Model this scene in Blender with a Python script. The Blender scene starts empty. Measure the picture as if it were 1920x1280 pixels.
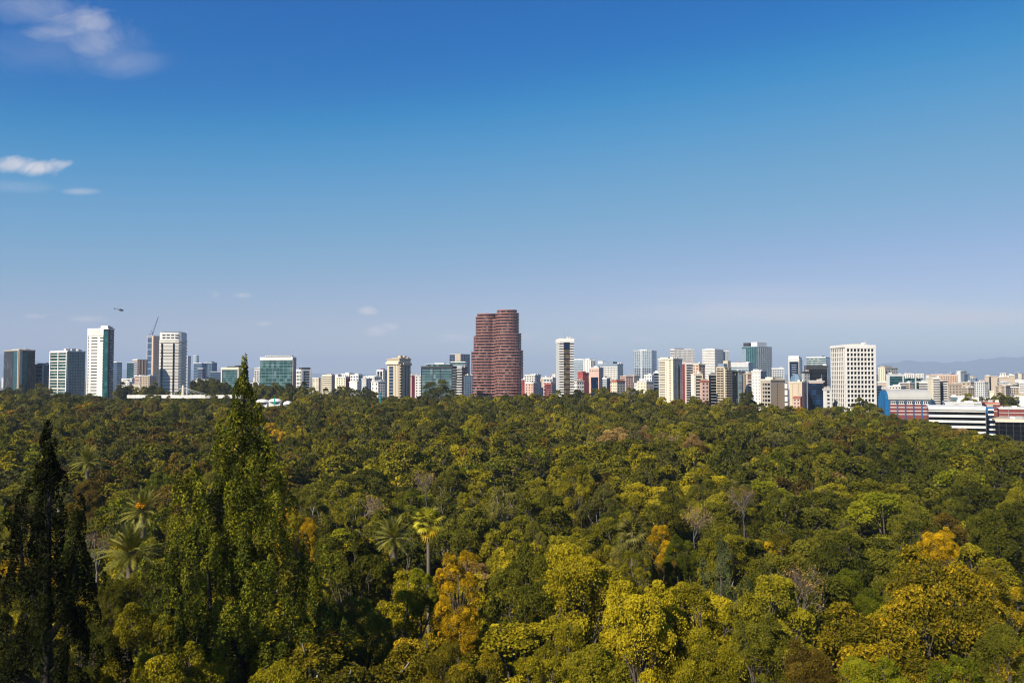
import bpy, math, random
import numpy as np
from mathutils import Vector, Matrix

# ------------------------------------------------------------------ camera, sky, sun, exposure
SC = bpy.context.scene
COL = SC.collection
F = 1650.0                      # focal length in photograph pixels (1920 wide)
PITCH = math.atan(68 / F)
CZ = 42.0                       # eye height above the park floor
SUN_EL = math.radians(36)
SUN_AZ = math.radians(218)      # clockwise from +Y (the view direction): behind and to the left

cam = bpy.data.objects.new('camera', bpy.data.cameras.new('camera'))
COL.objects.link(cam)
cam.location = (0, 0, CZ)
cam.rotation_euler = (math.pi / 2 + PITCH, 0, 0)
cam.data.sensor_width = 36
cam.data.lens = 36 * F / 1920
cam.data.clip_start = 0.5
cam.data.clip_end = 60000
SC.camera = cam

SC.view_settings.view_transform = 'Standard'
SC.view_settings.look = 'None'
SC.view_settings.gamma = 1
SC.view_settings.exposure = 0.45
SC.cycles.use_denoising = True
SC.cycles.filter_width = 1.15
SC.cycles.max_bounces = 6
SC.cycles.diffuse_bounces = 1
SC.cycles.glossy_bounces = 3
SC.cycles.transmission_bounces = 3
SC.cycles.volume_bounces = 0
SC.cycles.transparent_max_bounces = 4
SC.cycles.sample_clamp_indirect = 4

def pitch_ray(px, py):
    """direction of a photograph pixel, scaled so that its forward (y) part is 1"""
    a = (px - 960) / F; b = (640 - py) / F
    y = math.cos(PITCH) - b * math.sin(PITCH)
    z = math.sin(PITCH) + b * math.cos(PITCH)
    return a / y, z / y

class NT:
    """tiny node-tree helper"""
    def __init__(s, nt): s.nt = nt; s.n = nt.nodes; s.l = nt.links
    def add(s, t, **kw):
        n = s.n.new(t)
        for k, v in kw.items():
            if k.startswith('i_'):
                n.inputs[k[2:].replace('_', ' ')].default_value = v
            else: setattr(n, k, v)
        return n
    def math(s, op, a, b=None, c=None, clamp=False):
        n = s.n.new('ShaderNodeMath'); n.operation = op; n.use_clamp = clamp
        for i, v in enumerate((a, b, c)):
            if v is None: continue
            if isinstance(v, (int, float)): n.inputs[i].default_value = v
            else: s.l.new(v, n.inputs[i])
        return n.outputs[0]
    def mix(s, fac, a, b, mode='MIX'):
        n = s.n.new('ShaderNodeMix'); n.data_type = 'RGBA'; n.blend_type = mode
        for i, v in ((0, fac), (6, a), (7, b)):
            if isinstance(v, (int, float)): n.inputs[i].default_value = v
            elif isinstance(v, (tuple, list)): n.inputs[i].default_value = tuple(v) + ((1,) if len(v) == 3 else ())
            else: s.l.new(v, n.inputs[i])
        return n.outputs[2]
    def link(s, a, b): s.l.new(a, b)

# clouds: (pixel x, pixel y, half width, half height, strength, noise scale, softness)
CLOUDS = [(150, 42, 75, 34, .42, 16, .35), (185, 75, 55, 40, .30, 12, .5), (105, 60, 60, 26, .34, 13, .4), (70, 15, 80, 26, .22, 11, .5), (210, 100, 60, 34, .16, 12, .6), (90, 95, 110, 36, .10, 9, .7),
          (28, 306, 40, 17, .80, 22, .3), (72, 314, 46, 15, .85, 22, .3), (110, 308, 26, 11, .70, 22, .3),
          (150, 359, 30, 5, .35, 20, .5), (30, 350, 60, 10, .2, 14, .6), (230, 120, 60, 22, .2, 10, .7),
          (66, 592, 18, 6, .6, 40, .4), (165, 598, 34, 6, .6, 40, .4), (455, 553, 18, 6, .75, 40, .4), (494, 607, 14, 5, .6, 40, .4),
          (690, 583, 16, 8, .9, 40, .4), (708, 621, 26, 9, .95, 40, .35), (733, 612, 14, 8, .9, 40, .35), (405, 552, 8, 6, .25, 40, .4),
          (850, 633, 34, 9, .85, 40, .4), (986, 631, 14, 8, .8, 40, .4), (1117, 634, 24, 8, .7, 40, .4), (1205, 637, 24, 7, .6, 40, .4),
          (1560, 588, 300, 20, .75, 5, .8), (1750, 596, 220, 16, .75, 6, .8), (1640, 604, 240, 14, .5, 6, .8), (1440, 550, 160, 14, .25, 6, .9)]

def build_world():
    w = bpy.data.worlds.new('World'); SC.world = w; w.use_nodes = True
    t = NT(w.node_tree); t.n.clear()
    sky = t.add('ShaderNodeTexSky', sky_type='NISHITA', sun_disc=False)
    sky.sun_elevation = SUN_EL; sky.sun_rotation = SUN_AZ
    sky.altitude = 2200; sky.air_density = 1.15; sky.dust_density = 0.7; sky.ozone_density = 3.0
    sp = t.add('ShaderNodeSeparateColor'); cb = t.add('ShaderNodeCombineColor'); t.link(sky.outputs[0], sp.inputs[0])
    # deeper, clearer blue overhead: per-channel response of the sky's own colour
    for i, (off, gain, pts) in enumerate(((.80, 1.12, [(0, .0), (.076, .002), (.12, .05), (.171, .115), (.292, .230), (.45, .38), (.56, .472), (1, .75)]),
                                          (.30, 1.05, [(0, .04), (.231, .152), (.30, .26), (.366, .328), (.515, .412), (.65, .468), (1, .70)]),
                                          (.0, 1.02, [(0, .1), (.456, .485), (.638, .615), (.75, .63), (.85, .66), (1, .75)]))):
        fc = t.add('ShaderNodeFloatCurve'); c = fc.mapping.curves[0]
        fc.mapping.use_clip = False
        for k, (x, y) in enumerate(pts):
            if k == 0: c.points[0].location = (x, y)
            elif k == len(pts) - 1: c.points[-1].location = (x, y)
            else: c.points.new(x, y)
        fc.mapping.update()
        t.link(t.math('MULTIPLY', t.math('SUBTRACT', sp.outputs[i], off), gain / 8.61), fc.inputs['Value'])
        t.link(t.math('MULTIPLY', fc.outputs[0], 8.61), cb.inputs[i])
    col = cb.outputs[0]
    tc = t.add('ShaderNodeTexCoord'); sep = t.add('ShaderNodeSeparateXYZ')
    t.link(tc.outputs['Generated'], sep.inputs[0])
    yy = t.math('MAXIMUM', sep.outputs[1], 0.02)
    u = t.math('DIVIDE', sep.outputs[0], yy); v = t.math('DIVIDE', sep.outputs[2], yy)
    comb = t.add('ShaderNodeCombineXYZ'); t.link(u, comb.inputs[0])
    t.link(t.math('MULTIPLY', v, 1.7), comb.inputs[1])
    noises = {}
    def noise(sc):
        if sc not in noises:
            n = t.add('ShaderNodeTexNoise'); n.inputs['Scale'].default_value = sc
            n.inputs['Detail'].default_value = 7; n.inputs['Roughness'].default_value = .64; n.inputs['Distortion'].default_value = 1.1
            t.link(comb.outputs[0], n.inputs['Vector']); noises[sc] = n.outputs[0]
        return noises[sc]
    total = None
    for (px, py, hw, hh, st, ns, soft) in CLOUDS:
        u0, v0 = pitch_ray(px, py)
        a = t.math('MULTIPLY', t.math('SUBTRACT', u, u0), F / hw); b = t.math('MULTIPLY', t.math('SUBTRACT', v, v0), F / hh)
        r2 = t.math('ADD', t.math('MULTIPLY', a, a), t.math('MULTIPLY', b, b))
        g = t.math('POWER', 2.718, t.math('MULTIPLY', r2, -0.8))
        e = t.math('ADD', g, t.math('MULTIPLY', t.math('SUBTRACT', noise(ns), .5), 1.9))
        m = t.math('MULTIPLY', t.math('MULTIPLY', t.math('SUBTRACT', e, 1 - soft - .32), 1 / (soft + .45), clamp=True), t.math('MINIMUM', t.math('MULTIPLY', g, 3.0), 1.0))
        m = t.math('MULTIPLY', m, st)
        total = m if total is None else t.math('MAXIMUM', total, m)
    front = t.math('GREATER_THAN', sep.outputs[1], 0.05)
    total = t.math('MULTIPLY', total, front)
    col = t.mix(total, col, (6.7, 6.5, 6.8))
    bg = t.add('ShaderNodeBackground'); bg.inputs['Strength'].default_value = 0.085
    t.link(col, bg.inputs['Color'])
    out = t.add('ShaderNodeOutputWorld'); t.link(bg.outputs[0], out.inputs['Surface'])
build_world()

sun = bpy.data.objects.new('sun', bpy.data.lights.new('sun', 'SUN'))
COL.objects.link(sun)
sun.data.energy = 5.0; sun.data.angle = math.radians(0.5); sun.data.color = (1.0, 0.92, 0.78)
TO_SUN = Vector((math.sin(SUN_AZ) * math.cos(SUN_EL), math.cos(SUN_AZ) * math.cos(SUN_EL), math.sin(SUN_EL)))
sun.rotation_euler = TO_SUN.to_track_quat('Z', 'Y').to_euler()
sun.location = TO_SUN * 300

# ------------------------------------------------------------------ helpers
def at(px, py, D):
    tx, tz = pitch_ray(px, py)
    return Vector((tx * D, D, CZ + tz * D))
def smooth(a, b, x):
    t = min(1, max(0, (x - a) / (b - a))); return t * t * (3 - 2 * t)
def ground_z(x, y):
    d = math.hypot(x, y)
    return 6 * smooth(250, 850, d) + 26 * smooth(105, -10, d)

def tag(o, label, cat, group=None, kind=None):
    if label: o['label'] = label
    if cat: o['category'] = cat
    if group: o['group'] = group
    if kind: o['kind'] = kind
    return o
def link(o, parent=None):
    COL.objects.link(o)
    if parent is not None: o.parent = parent
    return o
def empty(name, loc, rz=0):
    o = bpy.data.objects.new(name, None); o.empty_display_size = 1
    o.location = loc; o.rotation_euler = (0, 0, rz)
    return link(o)
def mesh_np(name, V, quads=None, tris=None, mat=None, tint=None, smooth_shade=False):
    me = bpy.data.meshes.new(name)
    V = np.asarray(V, dtype=np.float32).reshape(-1, 3)
    loops = []; starts = []; totals = []
    n = 0
    if quads is not None and len(quads):
        q = np.asarray(quads, dtype=np.int32).reshape(-1, 4); loops.append(q.ravel())
        starts.append(np.arange(len(q)) * 4); totals.append(np.full(len(q), 4)); n = len(q) * 4
    if tris is not None and len(tris):
        q = np.asarray(tris, dtype=np.int32).reshape(-1, 3); loops.append(q.ravel())
        starts.append(n + np.arange(len(q)) * 3); totals.append(np.full(len(q), 3))
    L = np.concatenate(loops).astype(np.int32); S = np.concatenate(starts).astype(np.int32); T = np.concatenate(totals).astype(np.int32)
    me.vertices.add(len(V)); me.vertices.foreach_set('co', V.ravel())
    me.loops.add(len(L)); me.loops.foreach_set('vertex_index', L)
    me.polygons.add(len(S)); me.polygons.foreach_set('loop_start', S); me.polygons.foreach_set('loop_total', T)
    me.polygons.foreach_set('use_smooth', np.full(len(S), bool(smooth_shade)))
    if tint is not None:
        a = me.attributes.new('tint', 'FLOAT', 'POINT'); a.data.foreach_set('value', np.asarray(tint, dtype=np.float32))
    me.update(calc_edges=True)
    if mat is not None: me.materials.append(mat)
    return me
BOXQ = np.array([[0, 3, 2, 1], [4, 5, 6, 7], [0, 1, 5, 4], [1, 2, 6, 5], [2, 3, 7, 6], [3, 0, 4, 7]])
def boxes_mesh(name, boxes, mat):
    """boxes: list of (x0,x1,y0,y1,z0,z1)"""
    V = []; Q = []
    for i, (x0, x1, y0, y1, z0, z1) in enumerate(boxes):
        if x0 > x1: x0, x1 = x1, x0
        if y0 > y1: y0, y1 = y1, y0
        V += [(x0, y0, z0), (x1, y0, z0), (x1, y1, z0), (x0, y1, z0), (x0, y0, z1), (x1, y0, z1), (x1, y1, z1), (x0, y1, z1)]
        Q.append(BOXQ + 8 * i)
    return mesh_np(name, V, np.concatenate(Q), mat=mat)
def obj(name, me, parent=None, loc=None):
    o = bpy.data.objects.new(name, me)
    if loc is not None: o.location = loc
    return link(o, parent)
def tube(paths, sides=6):
    """paths: list of (points, radii) -> V, quads"""
    V = []; Q = []; base = 0
    for pts, rad in paths:
        pts = [Vector(p) for p in pts]; k = len(pts)
        for i, p in enumerate(pts):
            d = (pts[min(i + 1, k - 1)] - pts[max(i - 1, 0)]).normalized()
            a = d.orthogonal().normalized(); b = d.cross(a)
            if abs(d.z) > .6:
                a = Vector((1, 0, 0)); a = (a - d * a.dot(d)).normalized(); b = d.cross(a)
            for s in range(sides):
                an = 2 * math.pi * s / sides
                V.append(p + (a * math.cos(an) + b * math.sin(an)) * rad[i])
        for i in range(k - 1):
            for s in range(sides):
                s2 = (s + 1) % sides
                Q.append((base + i * sides + s, base + i * sides + s2, base + (i + 1) * sides + s2, base + (i + 1) * sides + s))
        Q.append(tuple(base + (k - 1) * sides + s for s in ((0, 1, 2, 3) if sides >= 4 else (0, 1, 2, 2))) if sides == 4 else (base, base, base, base))
        if sides != 4: Q.pop()
        base += k * sides
    return np.array([tuple(v) for v in V]), np.array(Q)

# ------------------------------------------------------------------ materials
MATS = {}
def wall(name, rgb, rough=.8, var=.12, scale=.25, streak=True):
    """painted / stone / concrete wall with mottling and rain streaks"""
    if name in MATS: return MATS[name]
    m = bpy.data.materials.new(name); m.use_nodes = True; t = NT(m.node_tree)
    b = t.n['Principled BSDF']; b.inputs['Roughness'].default_value = rough; b.inputs['Specular IOR Level'].default_value = .25
    tc = t.add('ShaderNodeTexCoord'); mp = t.add('ShaderNodeMapping'); mp.inputs['Scale'].default_value = (1, 1, .18 if streak else 1)
    t.link(tc.outputs['Object'], mp.inputs[0])
    n = t.add('ShaderNodeTexNoise'); n.inputs['Scale'].default_value = scale; n.inputs['Detail'].default_value = 5
    t.link(mp.outputs[0], n.inputs['Vector'])
    oi = t.add('ShaderNodeObjectInfo')
    f = t.math('ADD', t.math('MULTIPLY', t.math('SUBTRACT', n.outputs[0], .5), var * 2.4), t.math('MULTIPLY', t.math('SUBTRACT', oi.outputs['Random'], .5), var * .8))
    f = t.math('ADD', f, 1.0)
    hs = t.add('ShaderNodeHueSaturation'); hs.inputs['Color'].default_value = (*rgb, 1); t.link(f, hs.inputs['Value'])
    t.link(hs.outputs[0], b.inputs['Base Color'])
    MATS[name] = m; return m
def glass(name, rgb, rgb2=None, metal=.25, rough=.12, cell=(2.6, 2.6, 3.3), p=.25):
    """window glazing: dark tinted, glossy, some panes with paler blinds behind"""
    if name in MATS: return MATS[name]
    m = bpy.data.materials.new(name); m.use_nodes = True; t = NT(m.node_tree)
    b = t.n['Principled BSDF']; b.inputs['Roughness'].default_value = rough; b.inputs['Metallic'].default_value = metal
    b.inputs['Specular IOR Level'].default_value = .6
    tc = t.add('ShaderNodeTexCoord'); vd = t.add('ShaderNodeVectorMath', operation='DIVIDE'); vd.inputs[1].default_value = cell
    t.link(tc.outputs['Object'], vd.inputs[0])
    fl = t.add('ShaderNodeVectorMath', operation='FLOOR'); t.link(vd.outputs[0], fl.inputs[0])
    wn = t.add('ShaderNodeTexWhiteNoise', noise_dimensions='3D'); t.link(fl.outputs[0], wn.inputs[0])
    rgb2 = rgb2 or tuple(min(1, c * 2.2 + .05) for c in rgb)
    f = t.math('MULTIPLY', t.math('SUBTRACT', wn.outputs[0], 1 - p), 1 / max(p, .01), clamp=True)
    c = t.mix(f, rgb, rgb2)
    t.link(c, b.inputs['Base Color'])
    MATS[name] = m; return m

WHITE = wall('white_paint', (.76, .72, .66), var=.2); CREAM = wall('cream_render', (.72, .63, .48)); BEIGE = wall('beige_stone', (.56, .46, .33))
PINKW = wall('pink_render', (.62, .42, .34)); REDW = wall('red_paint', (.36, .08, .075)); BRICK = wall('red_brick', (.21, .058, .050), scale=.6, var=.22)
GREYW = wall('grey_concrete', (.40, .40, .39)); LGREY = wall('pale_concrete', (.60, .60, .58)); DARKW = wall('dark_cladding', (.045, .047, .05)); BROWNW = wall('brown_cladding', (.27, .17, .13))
GRANITE = wall('red_granite', (.34, .145, .12), rough=.55, var=.2, scale=.5); MULL = wall('brown_mullion', (.11, .055, .05)); BLUEP = wall('blue_metal', (.012, .13, .32), rough=.5, var=.2); OFFW = wall('off_white_render', (.70, .68, .64))
PEACH = wall('peach_render', (.70, .46, .33)); TAN = wall('tan_stone', (.47, .38, .29)); ROOFG = wall('zinc_roof', (.42, .41, .37), rough=.5); TERRA = wall('terracotta', (.42, .13, .08))
STEEL = wall('crane_steel', (.14, .16, .24), rough=.5); MAROON = wall('maroon_paint', (.24, .03, .05)); BLUEGREY = wall('blue_grey_cladding', (.22, .27, .33))
G_DARK = glass('dark_glass', (.012, .015, .018), (.16, .16, .15)); G_TEAL = glass('teal_glass', (.015, .10, .10), (.05, .22, .21), metal=.45); G_GREEN = glass('green_glass', (.025, .10, .085), (.16, .30, .27), metal=.4, p=.4)
G_BLUE = glass('blue_glass', (.03, .08, .15), (.10, .18, .27), metal=.45); G_NAVY = glass('navy_glass', (.006, .018, .05), (.02, .07, .17), metal=.3); G_PALE = glass('pale_blue_glass', (.20, .30, .36), (.34, .44, .48), metal=.45, p=.5)
G_BROWN = glass('brown_glass', (.10, .075, .045), (.24, .19, .11), p=.5); G_CURT = glass('curtained_glass', (.018, .013, .013), (.26, .21, .19), metal=.1, p=.33, cell=(2.2, 2.2, 3.15)); G_CYAN = glass('cyan_glass', (.045, .12, .12), (.24, .33, .32), metal=.4, p=.5)
G_BLACK = glass('black_glass', (.006, .007, .009), (.02, .025, .03), metal=.1, p=.2)

# ------------------------------------------------------------------ ground and mountains
def build_ground():
    m = bpy.data.materials.new('forest_floor_and_city_ground'); m.use_nodes = True; t = NT(m.node_tree)
    b = t.n['Principled BSDF']; b.inputs['Roughness'].default_value = .95
    tc = t.add('ShaderNodeTexCoord'); n = t.add('ShaderNodeTexNoise'); n.inputs['Scale'].default_value = .12; n.inputs['Detail'].default_value = 8
    t.link(tc.outputs['Object'], n.inputs['Vector'])
    n2 = t.add('ShaderNodeTexNoise'); n2.inputs['Scale'].default_value = .9; n2.inputs['Detail'].default_value = 4; t.link(tc.outputs['Object'], n2.inputs['Vector'])
    c1 = t.mix(n.outputs[0], (.035, .03, .014), (.075, .06, .03)); c1 = t.mix(t.math('MULTIPLY', n2.outputs[0], .5), c1, (.03, .045, .012))
    ln = t.add('ShaderNodeVectorMath', operation='LENGTH'); t.link(tc.outputs['Object'], ln.inputs[0])
    f = t.math('MULTIPLY', t.math('SUBTRACT', ln.outputs['Value'], 900), 1 / 60, clamp=True)
    c = t.mix(f, c1, t.mix(n.outputs[0], (.10, .10, .10), (.22, .21, .19)))
    t.link(c, b.inputs['Base Color'])
    R = [0.0] + [6 * 1.22 ** i for i in range(46)]
    R = [r for r in R if r < 30000] + [30000]
    S = 72; V = [(0, 0, ground_z(0, 0))]; Q = []; T = []
    for r in R[1:]:
        for s in range(S):
            a = 2 * math.pi * s / S; x = r * math.sin(a); y = r * math.cos(a); V.append((x, y, ground_z(x, y)))
    for s in range(S): T.append((0, 1 + (s + 1) % S, 1 + s))
    for i in range(len(R) - 2):
        for s in range(S):
            a = 1 + i * S + s; b2 = 1 + i * S + (s + 1) % S
            Q.append((a, b2, b2 + S, a + S))
    o = obj('ground', mesh_np('ground', V, Q, T, mat=m, smooth_shade=True)); o['kind'] = 'structure'
build_ground()

def build_mountains(name, D, profile, seed):
    """a ridge of hills at distance D; profile: (px, py) of its crest"""
    rnd = random.Random(seed)
    m = wall('mountain_slopes', (.10, .11, .08), var=.3, scale=.002, streak=False)
    xs = [p[0] for p in profile]; ys = [p[1] for p in profile]
    V = []; Q = []; N = 160; K = 10
    for i in range(N + 1):
        px = xs[0] + (xs[-1] - xs[0]) * i / N
        py = float(np.interp(px, xs, ys))
        top = at(px, py, D)
        h = max(1, top.z - 4) * (1 + .03 * math.sin(i * .9) + .025 * rnd.uniform(-1, 1))
        for k in range(K + 1):
            s = k / K; d = D - 2500 + 5000 * s
            prof = max(0, 1 - abs(s - .5) * 2) ** 1.3
            V.append((top.x * d / D, d, 2 + h * prof * (1 + (.12 * rnd.uniform(-1, 1) if 0 < k < K and k != K // 2 else 0))))
    for i in range(N):
        for k in range(K):
            a = i * (K + 1) + k; Q.append((a, a + K + 1, a + K + 2, a + 1))
    o = obj(name, mesh_np(name, V, Q, mat=m, smooth_shade=True)); o['kind'] = 'structure'
build_mountains('mountains', 26000, [(1380, 706), (1480, 702), (1560, 697), (1640, 684), (1700, 676), (1780, 680), (1860, 671), (1920, 669), (2000, 668), (2200, 690), (2400, 706)], 3)
build_mountains('mountains', 26500, [(-500, 706), (-300, 692), (-100, 676), (0, 664), (40, 668), (90, 684), (150, 690), (300, 694), (450, 692), (480, 690), (520, 694), (600, 700), (760, 703), (900, 706)], 5)

# ------------------------------------------------------------------ buildings
FOOT = []          # footprints (x, y, radius), kept free of trees
class Bld: pass
def bld(name, label, x0, xc, x1, top, D, th, core, *parts, cap=WHITE, cat='building', group=None, depth=None, capover=.35):
    """a building whose nearest corner stands at distance D; its left face spans x0..xc, its right face xc..x1 in the photograph"""
    t0 = pitch_ray(x0, top)[0]; t1 = pitch_ray(x1, top)[0]
    if xc is None:
        tm = (t0 + t1) / 2; th = -math.atan(tm) if th is None else math.radians(th)
        C = Vector((t0 * D, D, 0)); wr = (t1 * D - C.x) / (math.cos(th) - t1 * math.sin(th)); wl = depth or max(10, .6 * wr)
    else:
        th = math.radians(th); tc = pitch_ray(xc, top)[0]; C = Vector((tc * D, D, 0))
        wr = (t1 * D - C.x) / (math.cos(th) - t1 * math.sin(th)); wl = (C.x - t0 * D) / (math.sin(th) + t0 * math.cos(th))
        wr = min(max(wr, 3), 120); wl = min(max(wl, 3), 120)
    g = ground_z(C.x, C.y) - .6
    H = at(x0 if xc is None else xc, top, D).z - g
    b = empty(name, (C.x, C.y, g), th); tag(b, label, cat, group)
    cx = C.x + (wr * math.cos(th) - wl * math.sin(th)) / 2; cy = C.y + (wr * math.sin(th) + wl * math.cos(th)) / 2
    FOOT.append((cx, cy, math.hypot(wr, wl) / 2))
    obj('glazing' if core.name.endswith('glass') else 'wall', boxes_mesh('core', [(0, wr, 0, wl, 0, H)], core), b)
    roof = obj('roof', boxes_mesh('roof', [(-capover, wr + capover, -capover, wl + capover, H - .01, H + .9)], cap), b)
    def fb(face, u0, u1, v0, v1, n0, n1):
        if face == 'R': return (u0 * wr, u1 * wr, -n1, -n0, v0, v1)
        return (-n1, -n0, (1 - u1) * wl, (1 - u0) * wl, v0, v1)
    px = D / F
    for p in parts:
        k = p[0]
        if k in 'bp':
            _, face, pitch, frac, mat = p[:5]; o = dict(u0=0, u1=1, v0=0, v1=1, n=.45, nm='floor_band' if k == 'b' else 'pier', joined=None)
            if len(p) > 5: o.update(p[5])
            if k == 'b':
                ph = pitch * px; nb = max(1, int((o['v1'] - o['v0']) * H / ph)); z1 = o['v1'] * H
                lo = [(z1 - (i + 1) * ph + ph * (1 - frac)) for i in range(nb)]
                joined = o['joined'] if o['joined'] is not None else (D > 1150 or pitch * frac < 1.0)
                e = .02 if o['u0'] == 0 else 0
                if joined:
                    q = obj(o['nm'], boxes_mesh('bands', [fb(face, o['u0'], o['u1'], z, z + ph * frac, 0, o['n']) for z in lo], mat), b); q['kind'] = 'stuff'
                else:
                    me = boxes_mesh('band', [fb(face, o['u0'], o['u1'], 0, ph * frac, 0, o['n'])], mat)
                    for z in lo: obj(o['nm'], me, b, (0, 0, z))
            else:
                n = pitch; w = (o['u1'] - o['u0']) / n
                us = [o['u0'] + w * (i + .5 - frac / 2) for i in range(n)] if not o.get('ends') else [o['u0'] + (o['u1'] - o['u0'] - w * frac) * i / max(1, n - 1) for i in range(n)]
                wpx = w * frac * (wr if face == 'R' else wl) / px
                joined = o['joined'] if o['joined'] is not None else (D > 1150 or n > 12 or wpx < 1)
                bx = [fb(face, u, u + w * frac, o['v0'] * H, o['v1'] * H, 0, o['n'] + .06) for u in us]
                if joined: q = obj(o['nm'], boxes_mesh('piers', bx, mat), b); q['kind'] = 'stuff'
                else:
                    for q in bx: obj(o['nm'], boxes_mesh('pier', [q], mat), b)
        elif k == 'a':
            _, face, u0, u1, v0, v1, n, mat, nm = p
            obj(nm, boxes_mesh(nm, [fb(face, u0, u1, v0 * H, v1 * H, 0, n)], mat), b)
        elif k == 'w':                                  # separate windows set in a wall: a proud frame of wall around each would cost more; pane and sill
            _, face, cols, rowpx, fu, fv, mat = p[:7]; o = dict(u0=0, u1=1, v0=0, v1=1, nm='window', joined=None)
            if len(p) > 7: o.update(p[7])
            ph = rowpx * px; nb = max(1, int((o['v1'] - o['v0']) * H / ph)); w = (o['u1'] - o['u0']) / cols
            joined = o['joined'] if o['joined'] is not None else True
            cells = [(o['u0'] + w * (i + .5 - fu / 2), o['v1'] * H - (j + .5 + fv / 2) * ph) for i in range(cols) for j in range(nb)]
            bx = [fb(face, u, u + w * fu, z, z + ph * fv, 0, .06) for u, z in cells]
            if joined: q = obj(o['nm'], boxes_mesh('windows', bx, mat), b); q['kind'] = 'stuff'
            else:
                for q in bx: obj(o['nm'], boxes_mesh('window', [q], mat), b)
        elif k == 'r':
            _, a0, a1, c0, c1, h0, h1, mat, nm = p
            obj(nm, boxes_mesh(nm, [(a0 * wr, a1 * wr, c0 * wl, c1 * wl, H + h0 * px, H + h1 * px)], mat), roof)
    if D < 1150 and H > 12:                              # rooftop clutter: tanks, lift rooms, antennas
        rr = random.Random(int(x0 * 7 + top)); used = any(p[0] == 'r' for p in parts); m2 = [LGREY, WHITE, TAN, GREYW]
        for i in range(rr.randint(2, 4)):
            w = rr.uniform(1.2, 3.2); x = rr.uniform(.05, .85) * wr; y = rr.uniform(.3, min(4, wl * .5)); h = rr.uniform(.6, 1.6)
            obj('water_tank', boxes_mesh('water_tank', [(x, min(wr, x + w), y, y + w * .8, H + .5 + .01 * i, H + 1 + h)], rr.choice(m2)), roof)
        if rr.random() < .6:
            x = rr.uniform(.1, .9) * wr; V, Q = tube([([(x, 1.5, H), (x, 1.5, H + rr.uniform(4, 9))], [.13, .07])], 4); obj('antenna', mesh_np('antenna', V, Q, mat=GREYW), roof)
    r = Bld(); r.roof = roof; r.o = b; r.H = H; r.wr = wr; r.wl = wl; r.fb = fb; r.px = px; r.D = D; r.g = g
    return r

def clutter(b, seed, n=4, mat=LGREY):
    """small plant rooms and tanks on a roof"""
    rnd = random.Random(seed)
    for i in range(n):
        w = rnd.uniform(1.5, .28 * b.wr + 1.6); d = rnd.uniform(1.5, 4); x = rnd.uniform(.3, max(.4, b.wr - w - .3)); y = rnd.uniform(.5, max(.6, min(b.wl - d, 6)))
        h = rnd.uniform(.9, 2.6)
        obj(rnd.choice(['plant_room', 'water_tank']), boxes_mesh('rooftop', [(x, x + w, y, y + d, b.H + .89 + .003 * i, b.H + .9 + h)], mat), b.roof)

# --- left group
b = bld('office_tower', 'dark glass tower with teal stripes and a beige stone centre column', 8, 36, 66, 657, 850, 48, G_DARK,
    ('b', 'L', 4.1, .38, DARKW, dict(u1=.62)), ('a', 'L', .66, .95, .02, .99, .25, G_TEAL, 'teal_strip'), ('a', 'L', .95, 1, 0, 1, .7, TAN, 'stone_column'),
    ('a', 'R', 0, .2, 0, 1, .7, TAN, 'stone_column'), ('b', 'R', 4.1, .4, G_PALE, dict(u0=.03, u1=.17, n=.9, nm='column_window')), ('a', 'R', .22, .5, .02, .97, .25, G_TEAL, 'teal_strip'),
    ('b', 'R', 4.1, .3, DARKW, dict(u0=.5)), ('p', 'R', 5, .14, DARKW, dict(u0=.5)), ('r', .1, .55, .1, .6, 1, 3, LGREY, 'plant_room'), cap=TAN)
b = bld('apartment_block', 'low white framed glass block joined between dark glass tower and white grid block', 66, 82, 96, 684, 870, 62, G_BLUE,
    ('b', 'L', 7.5, .16, WHITE, dict(n=.6)), ('p', 'L', 2, .2, WHITE, dict(ends=True, n=.7)), ('b', 'R', 4, .4, GREYW), ('r', .2, .9, .2, .9, 1, 3.5, DARKW, 'plant_room'))
b = bld('apartment_block', 'white gridded block with tall double height windows and a side painted shadow grey', 95, 127, 160, 659, 850, 62, G_GREEN,
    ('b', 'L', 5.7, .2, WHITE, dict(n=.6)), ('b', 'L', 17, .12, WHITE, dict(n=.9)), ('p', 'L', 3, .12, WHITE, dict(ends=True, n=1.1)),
    ('b', 'R', 2.9, .38, GREYW), ('p', 'R', 7, .16, GREYW), ('r', .05, .5, .1, .6, 1, 2.6, GREYW, 'plant_room'), ('r', .6, .95, .1, .6, 1, 2, LGREY, 'plant_room'))  # right face coloured grey to carry the shade of the side away from sun
clutter(b, 1, 5)
b = bld('apartment_tower', 'tall white apartment tower with strip windows and a dark green glass edge', 165, 203, 214, 617, 800, 76, G_DARK,
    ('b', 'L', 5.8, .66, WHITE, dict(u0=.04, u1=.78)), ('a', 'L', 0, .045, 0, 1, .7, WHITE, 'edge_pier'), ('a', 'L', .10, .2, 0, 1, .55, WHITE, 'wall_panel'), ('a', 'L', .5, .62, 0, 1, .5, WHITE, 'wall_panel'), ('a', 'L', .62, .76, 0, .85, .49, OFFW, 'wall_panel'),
    ('a', 'L', 0, .8, .93, 1, .8, WHITE, 'parapet'), ('a', 'L', .78, 1, 0, .98, .3, G_TEAL, 'green_glass_edge'), ('b', 'R', 5.8, .3, GREYW, dict(u0=.25)), ('a', 'R', 0, .25, 0, 1, .5, DARKW, 'painted_shade_strip'),  # right face: shade put into the colour by a dark strip and grey bands
    ('r', .1, .9, .1, .5, 1, 2.4, WHITE, 'plant_room'))
clutter(b, 2, 4, WHITE)
bld('office_block', 'dark teal glazed block behind the tall white tower', 213, 219, 229, 679, 1150, 40, G_BLUE, ('b', 'R', 4, .25, GREYW))
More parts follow.
